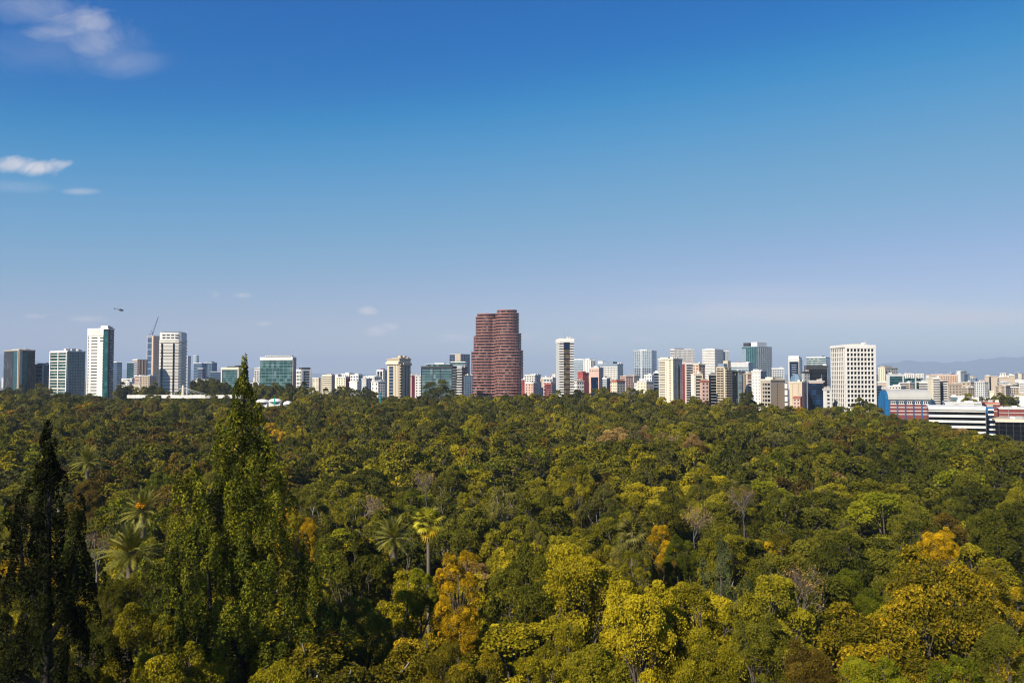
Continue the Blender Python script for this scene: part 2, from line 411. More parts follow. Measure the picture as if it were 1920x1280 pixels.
bld('office_block', 'slanted teal glass office block left of the brown slab', 238, None, 251, 680, 1300, None, G_TEAL, ('b', 'R', 4, .2, BLUEGREY))
b = bld('office_block', 'brown slab building with dark gridded end', 249, 258, 277, 674, 1500, 40, BROWNW, ('a', 'L', .15, .9, .02, .95, .2, G_NAVY, 'window_strip'), ('b', 'L', 4, .3, OFFW), ('p', 'R', 3, .1, TAN))
ct = bld('skyscraper', 'unfinished skyscraper in blue glass and brown with a crane on its roof', 276, 288, 299, 630, 1900, 45, BROWNW,
    ('a', 'L', .12, .78, .02, .97, .3, G_BLUE, 'blue_glass'), ('b', 'L', 12, .14, BLUEGREY, dict(u0=.12, u1=.78, n=.6)), ('a', 'L', .8, 1, 0, 1, .8, PEACH, 'concrete_edge'), ('a', 'L', 0, .1, 0, 1, .5, TAN, 'concrete_edge'),
    ('p', 'R', 8, .2, TAN), ('b', 'R', 3, .15, TAN), cap=TAN)
# --- crane on that roof
def crane():
    base = at(286, 630, 1908); c = empty('tower_crane', (base.x, base.y, ct.g + ct.H + .9)); tag(c, 'thin luffing tower crane with raised jib on unfinished skyscraper roof', 'crane')
    s = 1908 / F
    def lattice(name, a, bb, w):
        a = Vector(a); bb = Vector(bb); d = bb - a; n = max(3, int(d.length / 3)); paths = []
        o1 = Vector((w / 2, 0, 0)); o2 = Vector((0, w / 2, 0)); cs = [o1 + o2, o1 - o2, -o1 - o2, o2 - o1]
        for q in cs: paths.append(([a + q, bb + q * .6], [.16, .16]))
        for i in range(n):
            for k in range(4):
                paths.append(([a + d * (i / n) + cs[k] * (1 - .4 * i / n), a + d * ((i + 1) / n) + cs[(k + 1) % 4] * (1 - .4 * (i + 1) / n)], [.1, .1]))
        V, Q = tube(paths, 4); obj(name, mesh_np(name, V, Q, mat=STEEL), c)
    lattice('mast', (0, 0, -.9), (0, 0, 4 * s), 2.0)
    lattice('jib', (0, 0, 4 * s), (10.5 * s, 0, 36 * s), 1.6)
    lattice('back_mast', (0, 0, 4 * s), (-2.5 * s, 0, 10 * s), 1.2)
    obj('counter_jib', boxes_mesh('counter_jib', [(-6.5 * s, 1 * s, -1.2, 1.2, 3.2 * s, 4.0 * s)], STEEL), c)
    obj('counterweight', boxes_mesh('counterweight', [(-6.6 * s, -4.4 * s, -1.4, 1.4, 1.9 * s, 3.19 * s)], STEEL), c)
    V, Q = tube([([(-2.5 * s, 0, 10 * s), (9.5 * s, 0, 33 * s)], [.09, .09])], 4); obj('tie_rope', mesh_np('tie_rope', V, Q, mat=STEEL), c)
crane()
def round_tower():
    """white tower with bowed balcony bands"""
    D = 850; px = D / F; c = at(319.5, 621, D); g = ground_z(c.x, c.y) - .6; H = c.z - g; R = 22 * px
    b = empty('apartment_tower', (c.x, c.y + R * .7, g)); tag(b, 'white apartment tower with bowed balcony bands and a dark flat roof slab', 'building'); FOOT.append((c.x, c.y + R * .7, R + 2))
    def poly(r, z0, z1, sx=1):
        P = []
        for i in range(28):
            a = 2 * math.pi * i / 28; ex = math.cos(a); ey = math.sin(a)
            k = 1 / max(abs(ex) ** 5 + abs(ey) ** 5, 1e-6) ** .2
            P.append((r * ex * k * sx, r * ey * k * .85))
        n = len(P); V = [(x, y, z0) for x, y in P] + [(x, y, z1) for x, y in P] + [(0, 0, z1), (0, 0, z0)]
        return V, [(i, (i + 1) % n, n + (i + 1) % n, n + i) for i in range(n)], [(n + i, n + (i + 1) % n, 2 * n) for i in range(n)] + [((i + 1) % n, i, 2 * n + 1) for i in range(n)]
    V, Q, T = poly(R * .95, 0, H - 3 * px); obj('glazing', mesh_np('core', V, Q, T, mat=G_DARK), b)
    ph = 6.1 * px; V, Q, T = poly(R, 0, ph * .78); me = mesh_np('band', V, Q, T, mat=OFFW); n = int((H - 16 * px) / ph)
    V, Q, T = poly(R * 1.03, 0, .5); rail = mesh_np('balcony', V, Q, T, mat=CREAM)
    for i in range(n):
        z = H - 16 * px - (i + 1) * ph + .3
        obj('floor_band', me, b, (0, 0, z)); obj('balcony', rail, b, (0, 0, z + ph * .78 - .7))
    V, Q, T = poly(R * .97, H - 16.5 * px, H - 2 * px); obj('crown_wall', mesh_np('crown_wall', V, Q, T, mat=OFFW), b)
    V, Q, T = poly(R * .84, H - 2.2 * px, H - 1 * px); obj('roof_slab', mesh_np('roof_slab', V, Q, T, mat=DARKW), b)
    for x in (-14, 8):
        obj('service_slot', boxes_mesh('slot', [(x * px - .45, x * px + .45, -R * .85 - 1.0, -R * .6, 2, H - 22 * px)], G_DARK), b)
    for j, z in enumerate((5, 10)):
        for x in (-11, -3, 5, 13): obj('window', boxes_mesh('window', [(x * px - 1.4, x * px + 1.4, -R * .85 - .05, -R * .7, H - (z + 3) * px, H - (z + 1.2) * px)], G_DARK), b)
round_tower()
bld('office_tower', 'grey slab tower behind the bowed balcony tower', 341, 352, 358, 668, 1700, 60, LGREY, ('b', 'L', 3, .4, GREYW), ('b', 'R', 3, .4, GREYW))
def cyl_tower(name, label, px0, px1, top, D, mats, pitch, frac, group=None):
    px = D / F; c = at((px0 + px1) / 2, top, D); g = ground_z(c.x, c.y) - .6; H = c.z - g; R = (px1 - px0) / 2 * px
    b = empty(name, (c.x, c.y + R, g)); tag(b, label, 'building', group); FOOT.append((c.x, c.y + R, R + 2))
    def cy(r, z0, z1, n=28):
        P = [(r * math.cos(2 * math.pi * i / n), r * math.sin(2 * math.pi * i / n)) for i in range(n)]
        V = [(x, y, z0) for x, y in P] + [(x, y, z1) for x, y in P] + [(0, 0, z1), (0, 0, z0)]
        return V, [(i, (i + 1) % n, n + (i + 1) % n, n + i) for i in range(n)], [(n + i, n + (i + 1) % n, 2 * n) for i in range(n)] + [((i + 1) % n, i, 2 * n + 1) for i in range(n)]
    V, Q, T = cy(R * .97, 0, H); obj('glazing', mesh_np('core', V, Q, T, mat=mats[0]), b)
    V, Q, T = cy(R, 0, pitch * px * frac); me = mesh_np('band', V, Q, T, mat=mats[1])
    for i in range(int(H / (pitch * px))): obj('floor_band', me, b, (0, 0, H - (i + 1) * pitch * px + pitch * px * (1 - frac) + .02))
    return b
cyl_tower('office_tower', 'slim round pale tower far behind among the blue glass blocks', 361, 371, 666, 2400, (G_PALE, LGREY), 4, .4)
bld('office_block', 'wide pale blue glass block far behind the cable bridge', 363, 378, 388, 681, 1900, 60, G_BLUE, ('b', 'L', 3, .2, BLUEGREY), ('b', 'R', 3, .2, BLUEGREY))
bld('office_block', 'deep blue glass block with cranked roof right of the pale blue block', 382, 398, 407, 680, 2000, 60, G_BLUE, ('b', 'L', 3, .12, BLUEGREY), ('p', 'L', 6, .1, BLUEGREY), ('r', .1, .8, .2, .8, 1, 3, BLUEGREY, 'plant_room'))
bld('office_block', 'small dark slate tower in front of the blue glass blocks', 371, 380, 385, 691, 1500, 60, G_NAVY, ('b', 'L', 3, .2, BLUEGREY))
bld('office_block', 'low blue glass wing stepping down to the right of blue block', 395, None, 414, 697, 1700, None, G_BLUE, ('b', 'R', 3.5, .2, BLUEGREY))
b = bld('office_block', 'green glass cube in a white frame beside the tall conifer tip', 415, 448, 453, 690, 950, 78, G_GREEN,
    ('b', 'L', 4.2, .14, BLUEGREY, dict(u0=.06, u1=.95)), ('a', 'L', 0, .06, 0, 1, .8, CREAM, 'frame_post'), ('a', 'L', .95, 1, 0, 1, .8, CREAM, 'frame_post'), ('a', 'L', .0, 1, .965, 1.0, 1.0, CREAM, 'frame_beam'), ('b', 'R', 4, .4, CREAM),
    ('r', .1, .9, .3, .7, 1, 3.5, DARKW, 'plant_room'), ('r', .1, .9, .05, .25, 1, 5, DARKW, 'plant_room'), cap=CREAM)
bld('apartment_block', 'narrow white block wedged beside the wide green glass office', 477, None, 490, 691, 1000, None, WHITE, ('w', 'R', 3, 4, .6, .45, G_DARK, dict(v0=.0, v1=.95)), ('r', .4, .95, .1, .6, .8, 2.5, WHITE, 'plant_room'))
b = bld('office_block', 'wide green glass office with a white concrete edge and roof trellis', 488, 549, 555, 671, 800, 80, G_GREEN,
    ('b', 'L', 6.3, .12, BLUEGREY, dict(n=.25, nm='floor_line')), ('p', 'L', 9, .05, BLUEGREY, dict(n=.2, nm='mullion', joined=False)), ('a', 'L', 0, 1, .965, 1.0, .6, OFFW, 'frame_beam'), ('a', 'R', 0, 1, 0, 1.0, .4, PINKW, 'concrete_edge'),
    ('r', .1, .9, .06, .86, 3.8, 4.8, OFFW, 'roof_trellis'), cap=OFFW)
for i in range(16):
    u = .1 + .74 * i / 15; obj('trellis_post', boxes_mesh('trellis_post', [(1, b.wr * .8, u * b.wl, u * b.wl + .35, b.H + .88, b.H + 3.85 * b.px)], GREYW), b.o)
b = bld('office_block', 'white framed block with five dark balcony rows and a dark roof drum', 556, 564, 583, 694, 780, 42, G_DARK,
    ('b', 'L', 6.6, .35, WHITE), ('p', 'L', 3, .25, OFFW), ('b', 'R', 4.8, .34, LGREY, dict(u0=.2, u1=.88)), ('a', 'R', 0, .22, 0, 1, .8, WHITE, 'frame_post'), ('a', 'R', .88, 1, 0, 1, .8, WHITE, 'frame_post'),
    ('r', .15, .98, .05, .8, .8, 5.2, DARKW, 'plant_room'))
# small mast on it
V, Q = tube([([(2, 3, b.H), (2, 3, b.H + 13 * b.px)], [.12, .06])], 4); obj('antenna', mesh_np('antenna', V, Q, mat=LGREY), b.o)
bld('apartment_block', 'cream rounded block with balcony bands above the treetops', 604, 622, 628, 704, 1000, 70, G_BROWN, ('b', 'L', 3.6, .6, CREAM), ('b', 'R', 3.6, .4, GREYW), ('r', .1, .9, .2, .8, .8, 2, CREAM, 'plant_room'), cap=CREAM)
bld('apartment_block', 'beige flat block with a red painted party wall', 630, 648, 656, 708, 980, 60, CREAM, ('w', 'L', 4, 4, .4, .4, G_DARK), ('a', 'R', 0, 1, .0, .97, .3, REDW, 'party_wall'))
bld('apartment_block', 'stepped white block with a bright white stair tower beyond the trees', 641, 655, 664, 702, 1080, 50, WHITE, ('w', 'L', 3, 4, .5, .4, G_DARK), ('w', 'R', 2, 4, .5, .4, G_DARK), ('r', .1, .5, .1, .6, .8, 4, WHITE, 'stair_tower'))
bld('apartment_block', 'white block with blue grey windows and upper terrace', 657, 672, 680, 704, 960, 55, WHITE, ('w', 'L', 3, 5, .6, .5, G_BLUE), ('w', 'R', 2, 5, .5, .4, G_DARK), ('r', .3, .9, .1, .6, .8, 4, WHITE, 'terrace_room'))
bld('apartment_block', 'dark red block with white base among the white houses', 675, None, 684, 709, 1000, None, MAROON, ('w', 'R', 2, 4, .5, .4, G_DARK))
bld('apartment_block', 'long white flat roofed block below the dark framed tower', 686, 702, 716, 707, 940, 45, WHITE, ('w', 'L', 4, 5, .5, .35, G_DARK), ('w', 'R', 4, 5, .5, .35, G_DARK), ('r', .1, .5, .2, .8, .8, 3, WHITE, 'plant_room'))
bld('apartment_block', 'bright white house with slit window right of the long white block', 696, 709, 722, 716, 860, 40, WHITE, ('w', 'L', 2, 8, .25, .5, G_DARK), ('w', 'R', 3, 5, .55, .5, G_BLUE))
bld('apartment_tower', 'slim white framed tower with dark glass panels and maroon roof box', 707, 719, 726, 694, 1150, 55, G_DARK, ('p', 'L', 3, .3, WHITE, dict(ends=True, n=.8)), ('a', 'L', 0, 1, .97, 1, .9, WHITE, 'frame_beam'), ('p', 'R', 3, .35, LGREY), ('r', .2, .8, .2, .6, .8, 3, MAROON, 'roof_box'))
b = bld('apartment_tower', 'beige stone tower with a blue glass strip and balcony stack', 726, 749, 770, 674, 700, 50, BEIGE,
    ('a', 'L', .18, .5, .0, .9, .15, G_BLUE, 'glass_strip'), ('b', 'L', 6, .12, BEIGE, dict(u0=.18, u1=.5, n=.25, nm='floor_line')), ('p', 'L', 4, .25, CREAM, dict(u0=.5, v1=.93)), ('a', 'L', -.04, 1.0, .93, .97, 1.2, CREAM, 'cornice'),
    ('a', 'R', .04, .30, .0, .95, .12, G_DARK, 'balcony_recess'), ('b', 'R', 5.2, .42, BEIGE, dict(u0=.02, u1=.34, n=1.3, nm='balcony', v1=.93)), ('a', 'R', .5, .58, 0, .9, .12, BROWNW, 'recess_strip'), ('a', 'R', .75, .82, 0, .9, .12, BROWNW, 'recess_strip'), ('a', 'R', .3, 1.02, .91, .95, 1.2, TAN, 'cornice'),
    ('a', 'R', .36, 1.0, .80, .82, .4, TAN, 'moulding'), ('r', .05, .5, .1, .7, .8, 3.4, BEIGE, 'plant_room'), cap=TAN)
clutter(b, 5, 5, BEIGE)
bld('apartment_block', 'maroon and pink block tucked right of the beige stone tower', 769, 772, 779, 704, 900, 30, MAROON, ('a', 'L', 0, 1, 0, .98, .2, PINKW, 'side_wall'))
bld('apartment_block', 'small white block between beige tower and green tinted office', 778, None, 791, 705, 880, None, WHITE, ('w', 'R', 2, 5, .4, .4, G_DARK))
b = bld('office_block', 'grey green glass office with dark frame and set back top floor', 790, 848, 856, 688, 800, 78, G_CYAN,
    ('b', 'L', 5.2, .14, BLUEGREY, dict(n=.25, nm='floor_line')), ('a', 'L', 0, .012, 0, 1, .8, DARKW, 'frame_post'), ('a', 'L', .37, .385, 0, 1, .5, DARKW, 'mullion'), ('a', 'L', .62, .635, 0, 1, .5, DARKW, 'mullion'), ('a', 'L', .985, 1, 0, 1, .8, DARKW, 'frame_post'), ('a', 'L', 0, 1, .975, 1, .9, DARKW, 'frame_beam'),
    ('b', 'R', 5.2, .4, DARKW), ('r', .05, .8, .08, .86, .8, 5.2, G_CYAN, 'set_back_floor'), ('r', .0, .8, .06, .88, 5.2, 6, LGREY, 'upper_roof'), ('r', .2, .7, .3, .6, 6, 8, LGREY, 'plant_room'), cap=DARKW)
bld('skyscraper', 'dark blue twin slab skyscraper with a beige core far behind', 843, 864, 881, 664, 2300, 50, G_NAVY, ('a', 'L', .5, 1, 0, 1.02, 1, TAN, 'core_wall'), ('b', 'L', 3, .1, BLUEGREY, dict(u1=.5)), ('b', 'R', 3, .1, BLUEGREY), ('p', 'R', 5, .1, BLUEGREY))
bld('office_block', 'white office with teal top storey and ribbon windows', 845, 872, 876, 679, 1150, 78, LGREY, ('a', 'L', 0, 1, .955, 1, .4, G_CYAN, 'top_glazing'), ('b', 'L', 5, .35, G_BLUE, dict(v1=.94, n=.1, nm='window_strip')), ('b', 'R', 4, .4, GREYW), ('r', .1, .8, .2, .6, .8, 2.4, G_CYAN, 'plant_room'))
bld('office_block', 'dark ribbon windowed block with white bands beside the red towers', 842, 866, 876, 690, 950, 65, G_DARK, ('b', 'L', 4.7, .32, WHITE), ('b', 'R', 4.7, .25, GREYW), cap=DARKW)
bld('office_block', 'dark slate block pressed against the red twin towers', 869, None, 886, 705, 930, None, G_BLUE, ('b', 'R', 3.4, .2, BLUEGREY), ('p', 'R', 5, .15, BLUEGREY), cap=DARKW)

# --- red granite twin towers with curved, stepped plan
def red_tower(label, drums, D, seed):
    px = D / F; cm = at(drums[0][0], 700, D); g = ground_z(cm.x, cm.y) - .6
    b = empty('apartment_tower', (cm.x, cm.y, g)); tag(b, label, 'building'); FOOT.append((cm.x, cm.y + 16, 24))
    fl = 5.5 * px; n = 40
    D3 = []
    for j, (cxp, r, top, back) in enumerate(drums):
        x = (cxp - drums[0][0]) * px; D3.append((x, back, r * px, at(cxp, top, D).z - g))
    def ring(z0, z1, grow, sel):
        V = []; Q = []; T = []
        for j, (x, y, r, h) in sel:
            o = len(V); R = r + grow; e = .015 * j
            for zz in (z0 + e, z1 - e):
                for i in range(n): a = 2 * math.pi * i / n; V.append((x + R * math.cos(a), y + R * math.sin(a) * .9, zz))
            V += [(x, y, z1 - e), (x, y, z0 + e)]
            Q += [(o + i, o + (i + 1) % n, o + n + (i + 1) % n, o + n + i) for i in range(n)]
            T += [(o + n + i, o + n + (i + 1) % n, o + 2 * n) for i in range(n)] + [(o + (i + 1) % n, o + i, o + 2 * n + 1) for i in range(n)]
        return V, Q, T
    for j, (x, y, r, h) in enumerate(D3):
        V, Q, T = ring(0, h - .6, -.25, [(0, (x, y, r, h))]); obj('glazing', mesh_np('core', V, Q, T, mat=G_CURT), b)
        pr = []                                              # slim granite mullions round each drum
        for i in range(16):
            a = 2 * math.pi * (i + .5) / 16; X = x + r * math.cos(a); Y = y + r * math.sin(a) * .9
            pr.append((X - .16, X + .16, Y - .16, Y + .16, 0, h - .3))
        q = obj('mullion', boxes_mesh('mullions', pr, MULL), b); q['kind'] = 'stuff'
    hmax = max(d[3] for d in D3); k = 0
    levels = {}
    z = hmax
    while z > 2:
        sel = [(j, d) for j, d in enumerate(D3) if z <= d[3] + .4]
        V, Q, T = ring(z - fl * .38, z, .45, sel); obj('floor_band', mesh_np('floor_band', V, Q, T, mat=GRANITE), b)
        z -= fl; k += 1
    return b
red_tower('taller red granite tower of curved stepped drums with banded floors', [(950.5, 18.5, 580, 11), (951, 21.8, 586, 14), (952.5, 24.8, 624, 15), (953.5, 27.4, 655, 16)], 985, 1)
red_tower('lower red granite twin tower with round stepped drums beside its taller twin', [(911.5, 17.6, 587, 12), (911.8, 20.6, 592, 14), (910.5, 23.4, 628, 15), (908.5, 26, 657, 16), (930.5, 11, 596, 9), (930, 14, 640, 9)], 994, 2)

bld('apartment_block', 'narrow red wall sliver right of the red twin towers', 978, None, 984, 712, 960, None, REDW, ('w', 'R', 1, 4, .4, .4, G_DARK))
bld('apartment_block', 'small white windowed block right of the red twin towers', 984, 1003, 1013, 704, 930, 60, WHITE, ('w', 'L', 6, 4, .6, .5, G_DARK), ('w', 'R', 3, 4, .5, .5, G_DARK), ('r', .2, .8, .2, .6, .8, 2.5, CREAM, 'plant_room'))
bld('apartment_block', 'pink fronted low house at the forest edge by the red towers', 985, 1000, 1008, 719, 880, 55, PINKW, ('w', 'L', 3, 5, .4, .4, G_DARK), cap=WHITE)
bld('office_block', 'white office with dark square windows left of the striped tower', 1019, 1036, 1043, 710, 900, 65, WHITE, ('w', 'L', 6, 6, .7, .7, G_BLUE), ('r', .1, .9, .1, .6, .8, 2, LGREY, 'plant_room'))
bld('shop_building', 'low dark building with red top beneath the white square windowed office', 1021, 1033, 1044, 720, 840, 50, G_DARK, ('b', 'L', 4, .4, REDW), ('b', 'R', 4, .4, LGREY), cap=TERRA)
b = bld('apartment_tower', 'tall white tower striped with dark windows and a brown glass centre', 1043, 1048.5, 1076, 637, 700, 8, G_DARK,
    ('b', 'R', 4.75, .55, WHITE, dict(u0=.0, u1=.30, v1=.975)), ('b', 'R', 4.75, .55, WHITE, dict(u0=.72, u1=1, v1=.975)), ('a', 'R', .28, .72, .12, .90, .2, G_BROWN, 'brown_glass_strip'), ('b', 'R', 9.5, .2, G_BLACK, dict(u0=.28, u1=.72, v1=.9, n=.35, nm='floor_line')),
    ('a', 'R', .28, .72, .90, .965, .22, G_NAVY, 'top_glass'), ('a', 'R', .0, 1, .972, 1, .9, WHITE, 'parapet'), ('a', 'L', 0, 1, 0, .965, .3, LGREY, 'side_wall'), ('a', 'L', 0, 1, .965, 1, .6, WHITE, 'parapet'),
    ('r', .05, .35, .1, .5, .8, 3, WHITE, 'roof_box'), ('r', .7, .95, .1, .5, .8, 2.4, WHITE, 'roof_box'))
# --- centre right
bld('office_block', 'pale grey glass office with curved top right of the striped tower', 1076, 1093, 1096, 674, 1300, 60, G_PALE, ('b', 'L', 4, .3, LGREY), ('b', 'R', 4, .3, LGREY))
bld('office_block', 'white block with tall vertical fins behind the red wall house', 1094, 1106, 1116, 674, 1250, 45, OFFW, ('p', 'L', 4, .4, WHITE, dict(n=1.2)), ('p', 'R', 4, .4, WHITE, dict(n=1.2)), ('r', 0, .5, .1, .6, .8, 2.5, WHITE, 'plant_room'))
bld('apartment_block', 'red painted stepped wall house beside the white striped tower', 1083, 1093, 1104, 700, 900, 45, REDW, ('r', .0, .45, .1, .9, .8, 4, REDW, 'stepped_parapet'), ('a', 'L', 0, .25, 0, .6, .3, PINKW, 'side_wall'), cap=REDW)
bld('apartment_block', 'low cream house with two window rows before the red wall house', 1075, 1082, 1095, 715, 800, 30, WHITE, ('w', 'R', 3, 7, .6, .4, G_DARK), ('w', 'L', 2, 7, .5, .4, G_DARK), cap=PINKW)
bld('office_block', 'pink grey block with a navy glass panel and columned top', 1105, 1123, 1131, 690, 900, 60, PINKW, ('a', 'L', .18, .92, .0, .80, .3, G_NAVY, 'glass_panel'), ('w', 'L', 5, 5, .35, .5, G_DARK, dict(v0=.86, v1=.97)), ('a', 'R', .5, 1, 0, 1, .3, GREYW, 'side_wall'), ('r', .1, .7, .2, .6, .8, 4, OFFW, 'plant_room'), cap=OFFW)
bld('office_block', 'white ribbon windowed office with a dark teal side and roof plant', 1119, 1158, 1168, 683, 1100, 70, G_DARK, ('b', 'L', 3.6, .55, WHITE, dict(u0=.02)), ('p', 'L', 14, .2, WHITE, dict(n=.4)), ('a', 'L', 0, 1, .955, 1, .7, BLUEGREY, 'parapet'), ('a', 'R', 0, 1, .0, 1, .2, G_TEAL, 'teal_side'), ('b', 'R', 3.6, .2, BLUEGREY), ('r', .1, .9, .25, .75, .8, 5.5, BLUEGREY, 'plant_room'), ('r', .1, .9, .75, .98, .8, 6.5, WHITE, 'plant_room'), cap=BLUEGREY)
bld('apartment_block', 'dark low block with grey bays below the ribbon windowed office', 1130, 1138, 1144, 710, 860, 50, BLUEGREY, ('b', 'L', 4, .3, LGREY), ('w', 'R', 2, 5, .5, .5, G_DARK))
bld('apartment_block', 'cream house with red pitched roof edge beyond the trees', 1145, 1157, 1172, 716, 850, 45, CREAM, ('w', 'L', 3, 5, .4, .4, G_DARK), ('w', 'R', 3, 5, .4, .4, G_DARK), ('r', .0, .9, .1, .9, .8, 4, TERRA, 'tiled_roof'), cap=TERRA)
b = bld('skyscraper', 'pale see-through blue glass skyscraper with lit vertical seam', 1188, 1222, 1231, 657, 2300, 70, G_PALE, ('p', 'L', 9, .12, LGREY), ('b', 'L', 3, .12, LGREY), ('a', 'L', .40, .44, 0, 1, 1.2, WHITE, 'vertical_seam'), ('a', 'L', .02, .98, .0, .57, .3, G_BLUE, 'darker_glass'), ('a', 'L', .02, .98, .27, .32, .9, LGREY, 'plant_floor'), ('b', 'R', 3, .3, LGREY), ('p', 'R', 4, .2, LGREY), ('r', .1, .8, .3, .7, .8, 2.4, LGREY, 'plant_room'))  # lower blue panel paints a dark reflection onto the pale glass
bld('apartment_block', 'small white cube with faint windows before the pale skyscraper', 1208, 1222, 1228, 704, 1000, 60, WHITE, ('w', 'L', 3, 5, .4, .4, G_BLUE), ('r', .1, .7, .2, .7, .8, 2.2, OFFW, 'plant_room'))
bld('office_block', 'narrow dark blue slab left of the cream apartment block', 1226, None, 1236, 699, 900, None, G_NAVY, ('b', 'R', 5, .2, GREYW))
bld('apartment_block', 'beige low walls at the forest edge below the pale skyscraper', 1195, 1212, 1226, 716, 880, 45, CREAM, ('w', 'L', 3, 6, .3, .3, G_DARK), ('w', 'R', 3, 6, .3, .3, G_DARK))
b = bld('apartment_block', 'big cream apartment block with stacked side windows', 1235, 1262, 1279, 674, 640, 58, CREAM,
    ('b', 'L', 4.6, .42, G_DARK, dict(u0=.04, u1=.42, n=.1, nm='window_strip', joined=False, v1=.97)), ('b', 'L', 4.6, .12, WHITE, dict(u0=.03, u1=.44, n=.8, nm='balcony_slab')), ('w', 'L', 1, 4.6, .6, .45, G_DARK, dict(u0=.72, u1=.85)), ('a', 'L', .5, .52, 0, 1, .4, WHITE, 'pilaster'),
    ('w', 'R', 1, 4.6, .5, .5, G_DARK, dict(u0=.18, u1=.36)), ('a', 'R', .55, .72, .0, .93, .1, G_BROWN, 'window_strip'), ('r', .0, .9, .35, .9, .8, 4.5, CREAM, 'penthouse'), ('r', .2, .95, .02, .3, .8, 2.5, CREAM, 'penthouse'), cap=CREAM)
bld('office_block', 'white ribbed office slab rising behind the cream apartment block', 1257, 1264, 1302, 655, 1500, 25, G_CURT, ('b', 'R', 3.1, .6, WHITE), ('p', 'R', 16, .3, WHITE), ('b', 'L', 3.1, .5, OFFW), ('r', .1, .5, .1, .5, .8, 2.4, DARKW, 'plant_room'), ('r', .5, .85, .1, .5, .8, 2, WHITE, 'plant_room'))
bld('office_block', 'white ribbed office slab with a dark stepped annex', 1317, 1340, 1356, 655, 1500, 50, G_CURT, ('b', 'L', 3.1, .6, WHITE), ('p', 'L', 12, .3, WHITE), ('b', 'R', 3.1, .5, OFFW), ('p', 'R', 8, .3, OFFW), ('r', .1, .6, .2, .8, .8, 2.2, WHITE, 'plant_room'))
bld('office_block', 'slate annex attached to the second white ribbed slab', 1355, None, 1367, 658, 1530, None, BLUEGREY, ('p', 'R', 4, .3, GREYW), ('r', 0, .5, .1, .6, .8, 3, BLUEGREY, 'plant_room'))
bld('apartment_block', 'beige block with deep dark balconies right of the cream block', 1280, 1284, 1299, 682, 690, 20, G_DARK, ('b', 'R', 4.6, .36, OFFW, dict(u0=.12, n=1.2)), ('a', 'L', 0, 1, 0, 1, .3, MAROON, 'side_wall'), ('a', 'R', 0, .14, 0, 1, .8, CREAM, 'edge_pier'), ('r', .1, .9, .1, .6, .8, 4.5, PINKW, 'penthouse'), cap=OFFW)
bld('apartment_block', 'peach penthouse block stepped behind the dark balconies', 1298, 1310, 1322, 684, 760, 45, PEACH, ('w', 'L', 2, 5, .5, .4, G_DARK), ('w', 'R', 2, 5, .3, .4, G_DARK), ('r', .0, .5, .1, .8, .8, 3, CREAM, 'penthouse'), cap=CREAM)
bld('apartment_block', 'cream block with four recessed balcony rows at the forest edge', 1296, 1302, 1316, 702, 650, 25, G_DARK, ('b', 'R', 5.6, .5, CREAM, dict(n=1.0)), ('a', 'L', 0, 1, 0, 1, .3, OFFW, 'side_wall'), ('p', 'R', 2, .1, CREAM, dict(ends=True, n=1.2)), cap=CREAM)
bld('apartment_block', 'little pink house with small windows and red tiled roof', 1313, 1316, 1329, 716, 620, 15, PINKW, ('w', 'R', 2, 7, .45, .4, G_DARK), ('r', -.05, 1.05, -.05, .9, .8, 3.2, TERRA, 'tiled_roof'), cap=TERRA)
bld('office_block', 'dark glazed block between pink house and beige balcony tower', 1329, 1333, 1346, 703, 660, 15, G_BLACK, ('b', 'R', 5.5, .2, GREYW), ('r', .1, .9, .1, .6, .8, 4, DARKW, 'plant_room'), cap=GREYW)
b = bld('apartment_tower', 'beige tower with two columns of curved balconies and slanted top', 1344, 1358, 1371, 690, 630, 45, G_DARK,
    ('b', 'L', 4.6, .45, BEIGE, dict(n=1.4, u0=.04, u1=.96, nm='balcony', v1=.98)), ('b', 'R', 4.6, .45, BEIGE, dict(n=1.4, u0=.06, u1=.9, nm='balcony', v1=.98)), ('p', 'L', 3, .16, CREAM, dict(n=.5, ends=True)), ('p', 'R', 3, .16, CREAM, dict(n=.5, ends=True)), ('r', .0, .8, .05, .9, .8, 8.5, BLUEGREY, 'penthouse'), ('r', .5, .95, .0, .6, .8, 14, BEIGE, 'stair_tower'), cap=BEIGE)
bld('office_block', 'wide pale grey glass block with white top behind balcony towers', 1369, 1403, 1413, 681, 800, 70, G_PALE, ('b', 'L', 10, .1, LGREY), ('a', 'L', 0, 1, .93, 1, .4, LGREY, 'parapet'), ('a', 'R', 0, 1, 0, 1, .2, WHITE, 'side_wall'), ('r', .2, .9, .5, .8, .8, 3, TERRA, 'roof_tank'), cap=LGREY)
bld('apartment_block', 'beige block with a pale blue glass bay strip', 1370, 1379, 1396, 698, 640, 28, BEIGE, ('a', 'R', .0, .12, 0, 1, .6, G_DARK, 'recess_strip'), ('a', 'R', .28, .62, .0, .97, .8, G_PALE, 'glass_bay'), ('b', 'R', 4.6, .15, LGREY, dict(u0=.28, u1=.62, n=.95, nm='floor_line')), ('b', 'L', 4.6, .5, G_DARK, dict(n=.1, nm='window_strip')), ('r', .1, .8, .2, .8, .8, 3, DARKW, 'roof_pavilion'), cap=DARKW)
bld('apartment_block', 'brown block with stacked white balconies beside the glass bay block', 1396, 1399, 1409, 702, 660, 15, BROWNW, ('b', 'R', 5.2, .28, WHITE, dict(n=1.3, u0=.25, nm='balcony', v1=.9)), ('a', 'R', 0, .2, 0, 1, .7, CREAM, 'edge_pier'), cap=TAN)
bld('apartment_block', 'plain white block with a few square windows', 1409, 1426, 1437, 697, 760, 60, WHITE, ('w', 'L', 3, 6, .25, .3, G_DARK), ('w', 'R', 2, 6, .3, .4, G_DARK), ('r', .1, .6, .4, .9, .8, 5, WHITE, 'stair_tower'))
